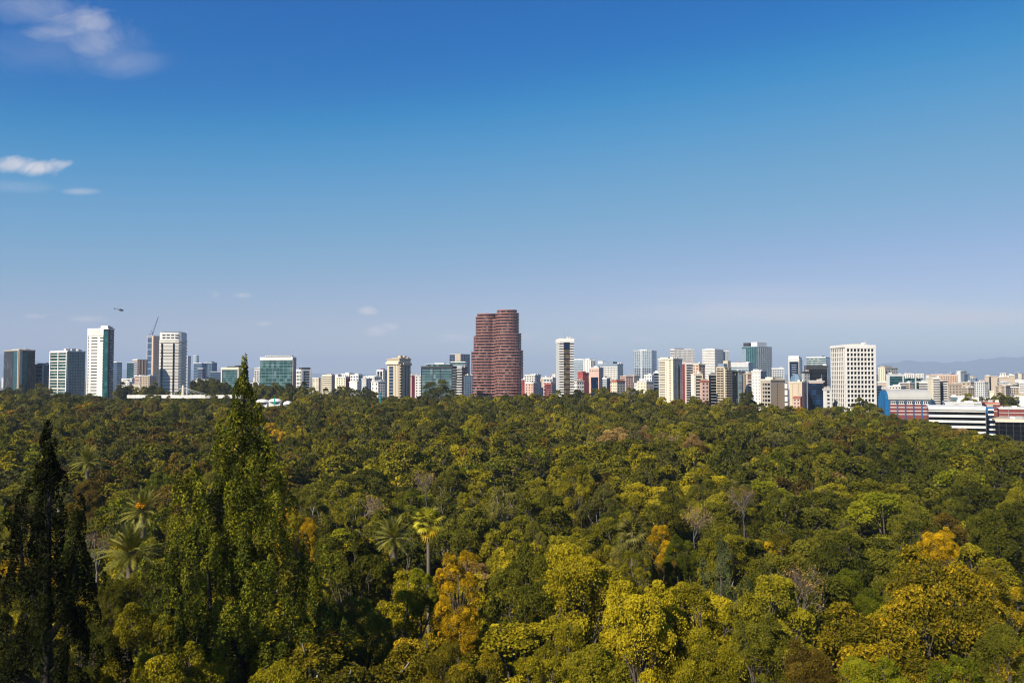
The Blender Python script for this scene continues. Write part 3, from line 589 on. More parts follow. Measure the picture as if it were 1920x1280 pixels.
b = bld('office_tower', 'teal glass tower with lighter gridded right face and white roof box', 1391, 1420, 1447, 650, 1300, 45, G_TEAL,
    ('p', 'L', 7, .1, BLUEGREY), ('b', 'L', 4, .08, BLUEGREY), ('a', 'L', 0, .28, 0, .97, .5, BLUEGREY, 'grey_bay'), ('a', 'R', 0, 1, 0, 1, .15, G_CYAN, 'pale_glass'), ('b', 'R', 4, .3, LGREY), ('p', 'R', 7, .1, LGREY), ('r', .1, .75, .1, .5, .8, 9, WHITE, 'roof_box'), ('r', .0, .6, .55, .9, .8, 8, DARKW, 'plant_room'), cap=BLUEGREY)
b = bld('apartment_block', 'beige low block with dark glazed bays at the forest edge', 1428, 1445, 1472, 713, 600, 40, TAN, ('b', 'L', 7.5, .6, G_DARK, dict(n=.2, u0=.12, u1=.95, nm='window_strip', joined=False, v1=.95)), ('p', 'L', 4, .1, OFFW, dict(ends=True, n=.5)), ('w', 'R', 1, 5, .4, .4, G_DARK, dict(u0=.4, u1=.5)), ('r', .2, .9, .1, .9, .8, 6, CREAM, 'upper_storey'), ('r', .2, .35, .05, .09, 2, 4, G_DARK, 'upper_window'), cap=CREAM)
bld('office_block', 'grey gridded office slab behind the beige low block', 1447, 1470, 1474, 691, 1100, 75, G_BLUE, ('b', 'L', 4, .4, LGREY), ('p', 'L', 7, .25, LGREY), ('a', 'R', 0, 1, 0, 1, .3, OFFW, 'side_wall'), cap=LGREY)
b = bld('office_tower', 'white framed tower with a navy glass front and pale floor marks', 1478, 1498, 1505, 674, 1000, 70, WHITE, ('a', 'L', .1, .95, 0, .96, .4, G_NAVY, 'navy_front'), ('b', 'L', 4.2, .14, LGREY, dict(u0=.3, u1=.75, n=.6, nm='floor_mark', v1=.9)), ('a', 'R', .0, .3, 0, 1, .3, G_TEAL, 'green_edge'), ('r', .0, .95, .02, .98, .8, 7, WHITE, 'roof_box'))
b = bld('apartment_block', 'plain beige walled block with domed glass roof light', 1480, 1503, 1512, 718, 590, 68, BEIGE, ('p', 'L', 2, .05, TAN, dict(n=.2)), ('a', 'R', 0, 1, 0, 1, .2, PINKW, 'side_wall'), cap=CREAM)
dm = []; nn = 10
V = []; Q = []
for i in range(6):
    for j in range(nn + 1):
        a = math.pi / 2 * i / 5; c_ = math.pi * 2 * j / nn; V.append((4.2 * math.cos(a) * math.cos(c_) + b.wr * .4, 4.2 * math.cos(a) * math.sin(c_) + b.wl * .62, b.H + .85 + 5.6 * math.sin(a)))
for i in range(5):
    for j in range(nn): a = i * (nn + 1) + j; Q.append((a, a + 1, a + nn + 2, a + nn + 1))
obj('glass_dome', mesh_np('glass_dome', V, Q, mat=G_PALE), b.o)
bld('apartment_block', 'low salmon house in front of the beige walled block', 1487, 1500, 1505, 747, 560, 70, PINKW, ('w', 'L', 2, 6, .5, .4, G_DARK), ('a', 'R', 0, 1, 0, 1, .2, TERRA, 'side_wall'), cap=TERRA)
cyl_tower('water_tower', 'slim white column with a dark ringed head at forest edge', 1472, 1478, 719, 570, (G_DARK, WHITE), 12, .8)
bld('office_tower', 'pale teal rounded glass tower behind the dark navy block', 1512, 1548, 1556, 670, 1150, 66, G_CYAN, ('b', 'L', 4, .3, LGREY), ('b', 'R', 4, .25, BLUEGREY), ('r', .1, .8, .2, .75, .8, 4, BLUEGREY, 'plant_room'), cap=LGREY)
bld('office_block', 'big dark navy block with slanted roofline left of the white windowed tower', 1508, 1551, 1556, 687, 720, 70, G_BLACK, ('a', 'L', .0, 1, .955, 1, .3, DARKW, 'parapet'), ('b', 'L', 9, .05, DARKW), ('b', 'R', 5, .2, BLUEGREY), cap=DARKW)
b = bld('office_block', 'shiny blue glass building with pink roof edge before navy block', 1515, 1545, 1548, 716, 610, 76, G_NAVY, ('p', 'L', 8, .08, DARKW, dict(n=.3)), ('b', 'L', 6, .05, G_BLUE), ('a', 'L', .05, .95, .975, 1, .4, PINKW, 'roof_edge'), ('r', .1, .9, .1, .9, .8, 3, OFFW, 'roof_frame'), cap=GREYW)
bld('apartment_block', 'dark grey walled block left of the shiny blue glass building', 1503, 1508, 1518, 699, 680, 25, GREYW, ('w', 'R', 2, 6, .4, .3, G_DARK), ('r', .1, .9, .1, .6, .8, 3, DARKW, 'roof_pavilion'), cap=DARKW)
bld('apartment_block', 'small white annex with three dark windows by the white tower', 1546, 1548, 1558, 731, 590, 12, WHITE, ('w', 'R', 1, 7, .45, .5, G_DARK, dict(joined=False)))
# --- white tower with square windows: every window and fin its own part
def white_tower():
    b = bld('office_tower', 'white concrete tower with rows of dark square windows and finned side', 1558, 1583, 1641, 649, 590, 6, G_BLACK, cap=WHITE, capover=.2)
    px = b.px; ph = 8.55 * px; rows = int((b.H - 3.5 * px) / ph); cols = 8
    w = b.wr; side = .055 * w; cw = (w - 2 * side) / cols; z0 = b.H - 3.0 * px; bh = ph * .34
    me = boxes_mesh('spandrel', [b.fb('R', 0, 1, 0, bh, 0, .7)], WHITE)
    for j in range(rows + 1): obj('spandrel', me, b.o, (0, 0, z0 - j * ph - bh * .5))
    for i in range(cols + 1):
        x = side + i * cw; e = .26 * cw if 0 < i < cols else side * .5 + .13 * cw
        xx = x if 0 < i < cols else (side / 2 - .0 if i == 0 else w - side / 2)
        hw = .13 * cw if 0 < i < cols else side / 2 + .12 * cw
        obj('pier', boxes_mesh('pier', [(max(-.0, xx - hw), min(w, xx + hw), -.76, 0, 0, b.H - .02)], WHITE), b.o)
    pane = boxes_mesh('window', [(-cw * .36, cw * .36, -.12, -.02, 0, ph * .66)], G_BLACK)
    for j in range(rows):
        for i in range(cols): obj('window', pane, b.o, (side + (i + .5) * cw, 0, z0 - (j + 1) * ph + bh * .4))
    obj('parapet', boxes_mesh('parapet', [(-.82, w + .1, -.82, b.wl + .1, b.H - 2.4 * px, b.H + .5)], WHITE), b.o)
    nf = 7; me = boxes_mesh('fin', [(-.5, 0, -.26, .26, 0, b.H - 2.5 * px)], WHITE)
    for i in range(nf + 1): obj('fin', me, b.o, (0, .5 + (b.wl - 1) * i / nf, 0))
    me = boxes_mesh('side_band', [(-.3, 0, 0, b.wl, 0, ph * .24)], OFFW)
    for j in range(rows + 1): obj('side_band', me, b.o, (0, 0, z0 - j * ph - bh * .4))
    for i, (a0, a1, h) in enumerate(((.02, .3, 3.0), (.28, .7, 4.4), (.82, .95, 2.2))):
        obj('plant_room', boxes_mesh('plant_room', [(a0 * w, a1 * w, 2 + .2 * i, b.wl * .7, b.H + .89 - .01 * i, b.H + h * px)], (OFFW, CREAM, WHITE)[i]), b.o)
white_tower()
bld('apartment_block', 'white low block with two dark window bands right of the white tower', 1638, 1640, 1659, 729, 600, 8, OFFW, ('b', 'R', 5.2, .45, G_DARK, dict(u0=.25, u1=.95, v0=.55, n=.1, nm='window_strip', joined=False)), cap=WHITE)
bld('apartment_tower', 'beige tower with dark vertical strip right of the white windowed tower', 1647, 1659, 1683, 690, 900, 40, CREAM, ('p', 'L', 3, .2, TAN), ('a', 'R', .08, .16, 0, .95, .2, G_DARK, 'recess_strip'), ('a', 'R', .3, .38, 0, .95, .2, G_DARK, 'recess_strip'), ('w', 'R', 3, 5, .35, .4, G_DARK, dict(u0=.5)), ('r', .0, .6, .1, .7, .8, 4, TAN, 'plant_room'), cap=CREAM)
b = bld('office_block', 'wide blue green glass office with pale posts and white roof fins', 1662, 1668, 1730, 703, 780, 10, G_TEAL, ('b', 'R', 5.4, .07, BLUEGREY, dict(n=.2, nm='floor_line')), ('a', 'R', .385, .41, 0, 1, .9, LGREY, 'post'), ('a', 'R', .76, .785, 0, 1, .9, LGREY, 'post'), ('a', 'L', 0, 1, 0, 1, .3, OFFW, 'side_wall'), ('a', 'R', 0, 1, .97, 1, .5, LGREY, 'frame_beam'), cap=LGREY)
for i in range(10):
    u = (.46 + .06 * (i % 5)) if i < 5 else (.80 + .045 * (i % 5)); obj('roof_fin', boxes_mesh('roof_fin', [(u * b.wr, u * b.wr + .7, -1.3, .8, b.H - (6.5 - .6 * (i % 3)) * b.px, b.H + 1.5)], WHITE), b.o)
bld('apartment_block', 'white stepped terraces block before the wide blue green office', 1720, 1723, 1739, 717, 700, 10, G_DARK, ('b', 'R', 4.2, .5, WHITE, dict(n=1.2)), cap=WHITE)
bld('apartment_block', 'peach apartment slab with white domed roof lights', 1737, 1744, 1796, 704, 900, 14, PEACH, ('b', 'R', 4.2, .35, CREAM, dict(n=.6)), ('p', 'R', 12, .3, PEACH, dict(n=.7)), ('a', 'L', 0, 1, 0, 1, .3, WHITE, 'side_wall'), *[('r', .1 + .12 * i, .18 + .12 * i, .1, .5, .8, 2.6, WHITE, 'roof_light') for i in range(7)], cap=PEACH)
b = bld('apartment_block', 'white block with many little balconies before the peach slab', 1738, 1741, 1762, 709, 720, 10, CREAM, ('b', 'R', 4.4, .42, WHITE, dict(u0=.35, u1=.95, n=1.2, nm='balcony')), ('b', 'R', 4.4, .4, G_BROWN, dict(u0=.36, u1=.9, n=.5, nm='window_strip')), cap=WHITE)
bld('apartment_block', 'dark stair tower with white slab rows right of the little balconies', 1760, 1763, 1776, 717, 730, 10, G_DARK, ('b', 'R', 4.4, .5, WHITE, dict(u0=.4, n=.9)), ('a', 'R', 0, .38, 0, 1, .5, DARKW, 'stair_shaft'), ('r', 0, .9, .1, .7, .8, 3, BROWNW, 'plant_room'), cap=DARKW)
bld('apartment_block', 'tan low block with small windows below the peach slab', 1777, 1779, 1803, 722, 800, 8, TAN, ('w', 'R', 4, 5, .4, .35, G_DARK), cap=TAN)
bld('office_block', 'tan and grey block with glassy corner far right of peach slab', 1803, 1820, 1834, 717, 880, 35, TAN, ('w', 'L', 2, 6, .4, .3, G_DARK), ('a', 'R', 0, .6, 0, .9, .3, G_CYAN, 'glass_corner'), ('a', 'R', .62, 1, 0, 1, .3, DARKW, 'dark_side'), ('r', .2, .9, .1, .5, .8, 2.6, GREYW, 'plant_room'), cap=GREYW)
for i, (x0, x1, tp, lb) in enumerate(((1846, 1870, 706, 'left'), (1869, 1894, 708, 'middle'), (1891, 1903, 705, 'right'))):
    bld('slab_block', ['grey beige blank slab with a dark vertical slot beside low trees', 'wide grey beige slab between two slots with louvred gap', 'narrow grey beige slab with white roof box by the blue glass block'][i], x0, None, x1, tp, 1000 + 12 * i, None, TAN,
        ('a', 'R', (.36, .0, .0)[i], (.50, .16, .22)[i], 0, 1, .3, (G_DARK, G_DARK, DARKW)[i], 'dark_slot'), *((('b', 'R', 3.5, .4, GREYW, dict(u0=.0, u1=.18, n=.6)),) if i == 1 else ()), *((('r', .1, .9, .1, .6, .8, 3, WHITE, 'roof_box'),) if i == 2 else ()), cap=TAN)
bld('office_block', 'blue glass block with grey frame at the end of beige slabs', 1903, None, 1945, 713, 960, None, G_BLUE, ('b', 'R', 5, .15, GREYW), ('p', 'R', 9, .12, GREYW), ('a', 'R', 0, 1, .93, 1, .5, LGREY, 'parapet'), cap=LGREY)

# --- brick and white institute on the right
def hall():
    D = 520; px = D / F; c = at(1667, 756, D); g = ground_z(c.x, c.y) - .6; th = math.radians(-9); W = 17.0; L = 76 * px / (math.cos(th) - pitch_ray(1743, 756)[0] * math.sin(th))
    b = empty('vaulted_hall', (c.x, c.y, g), th); tag(b, 'barrel roofed hall with blue gable end and brick base', 'building'); FOOT.append((c.x + L / 2, c.y + W / 2, L / 2 + 4))
    eave = at(1667, 749, D).z - g; ridge = at(1667, 731, D).z - g
    obj('brick_base', boxes_mesh('brick_base', [(0, L, 0, W, 0, eave - 9 * px)], BRICK), b)
    obj('upper_wall', boxes_mesh('upper_wall', [(0, L, .15, W - .15, eave - 9 * px, eave)], WHITE), b)
    for i, z in enumerate((15, 21.5, 28)): obj('white_course', boxes_mesh('white_course', [(-.1, L + .1, -.22, 0, eave - z * px, eave - (z - 1.3) * px)], WHITE), b)
    V = []; Q = []; n = 14                                   # barrel roof with thickness
    for i in range(n + 1):
        a = math.pi * (1 - i / n); y = W / 2 + (W / 2 + .8) * -math.cos(math.pi - a) if False else W / 2 - (W / 2 + .9) * math.cos(math.pi * i / n)
        z = eave + (ridge - eave) * math.sin(math.pi * i / n)
        V += [(-.6, y, z), (L + .6, y, z), (-.6, y, z + .5), (L + .6, y, z + .5)]
    for i in range(n):
        a = 4 * i; Q += [(a, a + 1, a + 5, a + 4), (a + 2, a + 6, a + 7, a + 3), (a, a + 4, a + 6, a + 2), (a + 1, a + 3, a + 7, a + 5)]
    Q += [(0, 2, 3, 1), (4 * n, 4 * n + 1, 4 * n + 3, 4 * n + 2)]
    obj('barrel_roof', mesh_np('barrel_roof', V, Q, mat=ROOFG), b)
    # blue curved gable wall in vertical steel panels on the left end
    prof = [(W / 2 - (W / 2) * math.cos(math.pi * i / n), eave + (ridge - eave - .4) * math.sin(math.pi * i / n)) for i in range(n + 1)]
    for i in range(n):
        (y0, z0), (y1, z1) = prof[i], prof[i + 1]
        if y1 - y0 < .05: continue
        d = -1.0 - .9 * (i % 2)
        V = [(d, y0, 0), (d, y1, 0), (0, y1, 0), (0, y0, 0), (d, y0, z0), (d, y1, z1), (0, y1, z1), (0, y0, z0)]
        obj('gable_panel', mesh_np('gable_panel', V, BOXQ, mat=BLUEP), b)
    for i in range(6): obj('blue_post', boxes_mesh('blue_post', [(i * L / 5 - .35, i * L / 5 + .35, -.55, .0, 0, eave + .4)], BLUEP), b)
    for i in range(20):
        if i % 4 == 3 and False: continue
        x = L * (i + .5) / 20; obj('window', boxes_mesh('window', [(x - .36, x + .36, -.02, .16, eave - 7.2 * px, eave - 3.6 * px)], G_DARK), b)
hall()
b = bld('office_block', 'long white and black banded building with overhanging pale roof', 1741, None, 1847, 764, 480, -23, G_BLACK, ('b', 'R', 9.9, .42, WHITE, dict(n=1.0, v1=.965)), ('a', 'R', -.005, 1.005, .955, 1.0, 1.6, LGREY, 'roof_fascia'), cap=LGREY, depth=26)
b = bld('stair_tower', 'blue stair tower with white ledges at the end of banded building', 1849, None, 1863, 766, 478, -23, G_NAVY, ('a', 'R', 0, .22, 0, 1, 1.0, BLUEP, 'blue_post'), ('b', 'R', 9.2, .35, WHITE, dict(u0=.24, n=.8, nm='ledge')), cap=BLUEP, depth=10)
b = bld('brick_building', 'red brick building with white string courses beside blue stair tower', 1848, None, 1874, 757, 515, -23, BRICK, ('b', 'R', 13, .08, WHITE, dict(n=.3, nm='string_course')), cap=TERRA, depth=22)
b = bld('brick_building', 'long red brick wing with a slotted white band', 1873, None, 1990, 766, 505, -23, BRICK, ('a', 'R', 0, 1, .66, .72, .25, WHITE, 'white_band'), ('w', 'R', 14, 20, .55, .12, G_DARK, dict(v0=.50, v1=.88, joined=False)), ('b', 'R', 7, .1, WHITE, dict(n=.3, nm='string_course')), ('r', 0, .09, .0, .3, .5, 5.5, BRICK, 'roof_turret'), ('r', .025, .065, -.02, .0, 2, 4.4, WHITE, 'turret_window'), cap=LGREY, depth=20)
b = bld('entrance_block', 'low black glazed entrance block below the brick wing', 1866, None, 1990, 788, 465, -23, G_BLACK, ('b', 'R', 9, .05, DARKW), ('p', 'R', 9, .06, DARKW), ('a', 'R', 0, 1, .96, 1.03, 1.2, CREAM, 'canopy_edge'), cap=BEIGE, depth=24)
bld('long_shed', 'long low white building with dark openings behind the banded building', 1772, None, 1850, 756, 640, -23, WHITE, ('w', 'R', 9, 9, .45, .5, G_DARK, dict(v0=.5, v1=.98, joined=False)), cap=LGREY, depth=30)
bld('long_shed', 'long white flat roof beyond the slotted brick wing', 1822, None, 1905, 748, 720, -23, WHITE, cap=WHITE, depth=30)
bld('long_shed', 'pale aqua and white low shed right of the vaulted hall', 1783, None, 1824, 744, 760, -23, OFFW, ('a', 'R', 0, .3, .5, 1, .3, G_PALE, 'aqua_wall'), cap=WHITE, depth=20)
bld('long_shed', 'white box building at the edge beyond brick wing', 1902, None, 1960, 741, 700, -23, WHITE, ('w', 'R', 4, 9, .3, .4, G_DARK), cap=TAN, depth=24)

# --- small houses filling the city between the towers
BMARKS = []
for o in list(COL.objects):
    if o.get('category') == 'building':
        import re
        BMARKS.append((o.location.x, o.location.y, ' '.join(re.split(r' (?:with|behind|beside|before|below|right|left|joined|among|wedged|at|in|above|far|of|beyond|between|tucked|pressed|by) ', o['label'])[0].split()[:8])))
def infill(name, cat, tops, D0, D1, n, seed, ranges, walls, labels, group):
    rnd = random.Random(seed); made = 0; tries = 0
    while made < n and tries < n * 30:
        tries += 1
        r = rnd.choices(ranges, [q[1] - q[0] for q in ranges])[0]
        D = rnd.uniform(D0, D1); w = rnd.uniform(9, 20); wp = w / D * F; x0 = rnd.uniform(r[0], max(r[0] + 1, r[1] - wp)); top = rnd.uniform(*tops)
        c = at(x0 + wp / 2, top, D)
        if any(math.hypot(c.x - f[0], c.y + 5 - f[1]) < f[2] + w * .7 for f in FOOT): continue
        k = rnd.randrange(len(walls)); m = walls[k]; floors = max(2.0, rnd.uniform(3.4, 5) * 700 / D)
        parts = []
        sty = rnd.random()
        if sty < .45: parts = [('w', 'L', rnd.randint(2, 5), floors, .5, .45, G_DARK), ('w', 'R', rnd.randint(2, 5), floors, .5, .45, G_DARK)]
        elif sty < .8: parts = [('b', 'L', floors, .4, G_DARK, dict(u0=.08, u1=.92, n=.08, nm='window_strip', joined=True)), ('w', 'R', 3, floors, .4, .4, G_DARK)]
        else: parts = [('w', 'R', 3, floors, .4, .4, G_BLUE)]
        if rnd.random() < .7: parts.append(('r', rnd.uniform(.05, .4), rnd.uniform(.5, .9), .1, .7, .5, rnd.uniform(1.2, 3.5) * 800 / D, rnd.choice([m, WHITE, LGREY, TAN]), 'stair_tower'))
        xc = x0 + wp * rnd.uniform(.35, .75); th = rnd.uniform(35, 65)
        tx = pitch_ray(xc, top)[0]
        th = min(78, max(12, th - math.degrees(math.atan(tx)) * .7))
        lab = labels[k]
        if name == 'town_house':
            nb = min(BMARKS, key=lambda q: math.hypot(q[0] - c.x, q[1] - c.y)); lab = labels[k].split(' in the city')[0] + ' near the ' + nb[2]
        bld(name, lab, x0, xc, x0 + wp, top, D, th, m, *parts, cap=rnd.choice([m, LGREY, WHITE]), cat=cat, group=group)
        made += 1
WL = [WHITE, OFFW, CREAM, PINKW, LGREY, TAN, REDW]
LB = ['small %s flat roofed house in the city blocks beyond the park' % c for c in ('bright white', 'off white', 'cream', 'pink', 'pale grey', 'tan', 'red')]
infill('town_house', 'house', (704, 722), 900, 1250, 62, 11, [(212, 300), (340, 420), (470, 492), (584, 728), (584, 728), (770, 795), (980, 1044), (1076, 1240), (1076, 1240), (1400, 1480)], [WHITE, WHITE, OFFW, CREAM, PINKW, TAN, REDW], [LB[0], LB[0], LB[1], LB[2], LB[3], LB[5], LB[6]], 'small houses beyond the park edge')
infill('town_house', 'house', (716, 738), 700, 1100, 34, 12, [(1640, 1960), (1740, 1960), (1780, 1960)], [WHITE, WHITE, CREAM, LGREY, TAN], [LB[0], LB[0], LB[2], LB[4], LB[5]], 'small houses beyond the park edge')
LF = ['hazy distant %s block on the city horizon' % c for c in ('white', 'grey', 'beige', 'blue grey')]
infill('distant_block', 'building', (700, 711), 1500, 3400, 70, 13, [(-20, 1960)], [WHITE, LGREY, CREAM, BLUEGREY], LF, 'hazy far blocks along the horizon')
infill('distant_block', 'building', (694, 706), 1500, 2400, 16, 14, [(216, 420), (584, 700), (1080, 1240), (1640, 1960)], [WHITE, LGREY, CREAM, BLUEGREY], LF, 'hazy far blocks along the horizon')

# ------------------------------------------------------------------ bridge, tent, pole, helicopter
def bridge():
    D = 760; px = D / F
    a = at(238, 743, D); e = at(452, 746, D); L = e.x - a.x
    g = ground_z(a.x, D); zt = a.z - g
    b = empty('cable_bridge', (a.x, D, g)); tag(b, 'white cable stayed footbridge with one short mast above the treetops', 'bridge'); FOOT.append((a.x + L / 2, D, 10))
    obj('deck', boxes_mesh('deck', [(0, L, 0, 5, zt - 1.6, zt - .6)], WHITE), b)
    n = 26; me = boxes_mesh('parapet_panel', [(.05, L / n - .06, -.15, 0, zt - 1.5, zt + 1.3)], WHITE)
    for i in range(n): obj('parapet_panel', me, b, (i * L / n, 0, .12 * math.sin(i * .9)))
    mx = (341 - 238) * px
    mt = at(341, 722, D).z - g
    V, Q = tube([([(mx, 2.5, 0), (mx, 2.5, zt), (mx, 2.5, mt)], [1.7, 1.5, 1.0])], 8); obj('mast', mesh_np('mast', V, Q, mat=CREAM), b)
    for s, dx in [(-1, d) for d in (8, 15, 22, 29)] + [(1, d) for d in (10, 20, 32, 44, 56)]:
        V, Q = tube([([(mx, 2.4, mt - .6 - .02 * dx), (mx + s * dx * px, .2, zt + .4)], [.09, .09])], 4); obj('cable', mesh_np('cable', V, Q, mat=LGREY), b)
    for x in (.08, .3, .7, .92):
        V, Q = tube([([(x * L, 2.5, -.5), (x * L, 2.5, zt - 1.55)], [.9, .8])], 8); obj('pier', mesh_np('pier', V, Q, mat=LGREY), b)
bridge()
def tent():
    D = 640; px = D / F; c = at(500, 748, D); g = ground_z(c.x, D); zt = c.z - g
    b = empty('canopy_roof', (c.x, D, g)); tag(b, 'low white domed canopy roof with a green fin among the trees', 'canopy'); FOOT.append((c.x, D, 12))
    for k, (dx, w, h) in enumerate(((-10, 13, 0), (14, 13, .4), (38, 9, -1.4))):
        V = []; Q = []; T = []; n = 16; r = w * px
        for i in range(5):
            a = math.pi / 2 * i / 5
            for j in range(n): c_ = 2 * math.pi * j / n; V.append((dx * px + r * math.cos(a) * math.cos(c_), r * math.cos(a) * math.sin(c_) + 3, zt + h - 2.3 + 2.3 * math.sin(a)))
        V.append((dx * px, 3, zt + h)); top = len(V) - 1
        for i in range(4):
            for j in range(n): Q.append((i * n + j, i * n + (j + 1) % n, (i + 1) * n + (j + 1) % n, (i + 1) * n + j))
        for j in range(n): T.append((4 * n + j, 4 * n + (j + 1) % n, top))
        obj('dome', mesh_np('dome', V, Q, T, mat=WHITE, smooth_shade=True), b)
        obj('drum_wall', boxes_mesh('drum_wall', [(dx * px - r * .8, dx * px + r * .8, 3 - r * .55, 3 + r * .55, 0, zt + h - 2.28)], OFFW), b)
    GREENP = wall('green_paint', (.01, .33, .20))
    V = [(17 * px, -6, zt - 4), (21 * px, -6, zt - 4), (21 * px, -5.4, zt - 4), (17 * px, -5.4, zt - 4), (18.4 * px, -6, zt + 4 * px), (19.2 * px, -6, zt + 4 * px), (19.2 * px, -5.4, zt + 4 * px), (18.4 * px, -5.4, zt + 4 * px)]
    obj('green_fin', mesh_np('green_fin', V, BOXQ, mat=GREENP), b)
    obj('fin_post', boxes_mesh('fin_post', [(18.6 * px, 19.4 * px, -5.9, -5.5, 0, zt - 3.9)], GREYW), b)
tent()
def pole():
    D = 640; c = at(713, 737, D); g = ground_z(c.x, D); H = c.z - g
    TEALP = wall('teal_paint', (.02, .25, .27))
    p = empty('mast_pole', (c.x, D, g)); tag(p, 'tall teal mast pole rising from the trees left of the beige tower', 'pole')
    V, Q = tube([([(0, 0, -.3), (0, 0, H * .6), (0, 0, H)], [.6, .5, .4])], 8); obj('shaft', mesh_np('shaft', V, Q, mat=TEALP), p)
    V, Q = tube([([(0, 0, H - .05), (0, 0, H + .4)], [.9, .9])], 8); obj('head', mesh_np('head', V, Q, mat=TEALP), p)
pole()
def helicopter():
    c = at(226.5, 581, 1000); h = empty('helicopter', c, math.radians(8)); h.rotation_euler = (0, math.radians(4), math.radians(8)); tag(h, 'small dark helicopter flying above the white apartment towers', 'helicopter')
    M = wall('helicopter_paint', (.02, .022, .035), rough=.4)
    V = []; Q = []; n = 12; prof = [(-2.2, .25, .1), (-1.6, .75, .1), (-.6, 1.05, .0), (.8, 1.1, -.05), (2.0, .85, -.25), (2.9, .45, -.4), (3.2, .08, -.45)]
    for x, r, z in prof:
        for s in range(n): a = 2 * math.pi * s / n; V.append((x, r * .85 * math.cos(a), z + r * math.sin(a)))
    for i in range(len(prof) - 1):
        for s in range(n): Q.append((i * n + s, i * n + (s + 1) % n, (i + 1) * n + (s + 1) % n, (i + 1) * n + s))
    obj('fuselage', mesh_np('fuselage', V, Q, mat=M, smooth_shade=True), h)
    V, Q = tube([([(-1.8, 0, .2), (-5, 0, .5), (-7.2, 0, .7)], [.42, .26, .16])], 8); obj('tail_boom', mesh_np('tail_boom', V, Q, mat=M), h)
    obj('tail_fin', boxes_mesh('tail_fin', [(-7.6, -6.9, -.06, .06, .3, 1.9)], M), h)
    obj('tail_rotor', boxes_mesh('tail_rotor', [(-7.5, -7.3, -.3, -.24, -.3, 1.7)], M), h)
    V, Q = tube([([(0, 0, .9), (0, 0, 1.75)], [.2, .12])], 6); obj('rotor_mast', mesh_np('rotor_mast', V, Q, mat=M), h)
    for k in range(4):
        o = obj('rotor_blade', boxes_mesh('rotor_blade', [(.1, 5.4, -.16, .16, 1.72, 1.77)], M), h); o.rotation_euler = (0, 0, k * math.pi / 2 + .4)
    for s in (-1, 1):
        V, Q = tube([([(-1.6, s * .95, -1.6), (1.9, s * .95, -1.6), (2.3, s * .95, -1.4)], [.07] * 3), ([(-.8, s * .5, -.7), (-.8, s * .95, -1.6)], [.06] * 2), ([(1.0, s * .5, -.8), (1.0, s * .95, -1.6)], [.06] * 2)], 5); obj('skid', mesh_np('skid', V, Q, mat=M), h)
helicopter()

# ------------------------------------------------------------------ vegetation
def leafmat(name, dark, mid, bright, trans=.17, rough=.55, spec=.10, vary=.55):
    m = bpy.data.materials.new(name); m.use_nodes = True; t = NT(m.node_tree)
    b = t.n['Principled BSDF']; b.inputs['Roughness'].default_value = rough; b.inputs['Specular IOR Level'].default_value = spec
    at_ = t.add('ShaderNodeAttribute', attribute_name='tint'); oi = t.add('ShaderNodeObjectInfo')
    f = t.math('ADD', at_.outputs['Fac'], t.math('MULTIPLY', t.math('SUBTRACT', oi.outputs['Random'], .5), vary))
    cr = t.add('ShaderNodeValToRGB'); e = cr.color_ramp.elements
    dark, mid, bright = ((q[0] * 1.46, q[1] * 1.38, q[2] * 1.0) for q in (dark, mid, bright))
    e[0].position = .12; e[0].color = (*dark, 1); e[1].position = .9; e[1].color = (*bright, 1)
    x = e.new(.5); x.color = (*mid, 1)
    t.link(f, cr.inputs[0])
    t.link(cr.outputs[0], b.inputs['Base Color'])
    tr = t.add('ShaderNodeBsdfTranslucent'); t.link(t.mix(1.0, cr.outputs[0], (1.1, 1.15, .5), 'MULTIPLY'), tr.inputs['Color'])
    mx = t.add('ShaderNodeMixShader'); mx.inputs[0].default_value = trans
    t.link(b.outputs[0], mx.inputs[1]); t.link(tr.outputs[0], mx.inputs[2])
    t.link(mx.outputs[0], t.n['Material Output'].inputs['Surface'])
    return m
def barkmat(name, c1, c2):
    m = bpy.data.materials.new(name); m.use_nodes = True; t = NT(m.node_tree)
    b = t.n['Principled BSDF']; b.inputs['Roughness'].default_value = .9
    tc = t.add('ShaderNodeTexCoord'); mp = t.add('ShaderNodeMapping'); mp.inputs['Scale'].default_value = (3, 3, .6); t.link(tc.outputs['Object'], mp.inputs[0])
    n = t.add('ShaderNodeTexNoise'); n.inputs['Scale'].default_value = 1.5; n.inputs['Detail'].default_value = 6; t.link(mp.outputs[0], n.inputs['Vector'])
    t.link(t.mix(n.outputs[0], c1, c2), b.inputs['Base Color']); return m
DARKBARK = barkmat('dark_bark', (.012, .010, .007), (.035, .028, .02))
BARK = barkmat('grey_brown_bark', (.05, .04, .03), (.14, .11, .085)); PALEBARK = barkmat('pale_bark', (.22, .19, .16), (.46, .41, .35)); PALMBARK = barkmat('palm_bark', (.09, .065, .045), (.22, .17, .12)); TWIG = barkmat('grey_twigs', (.13, .10, .09), (.26, .21, .18))
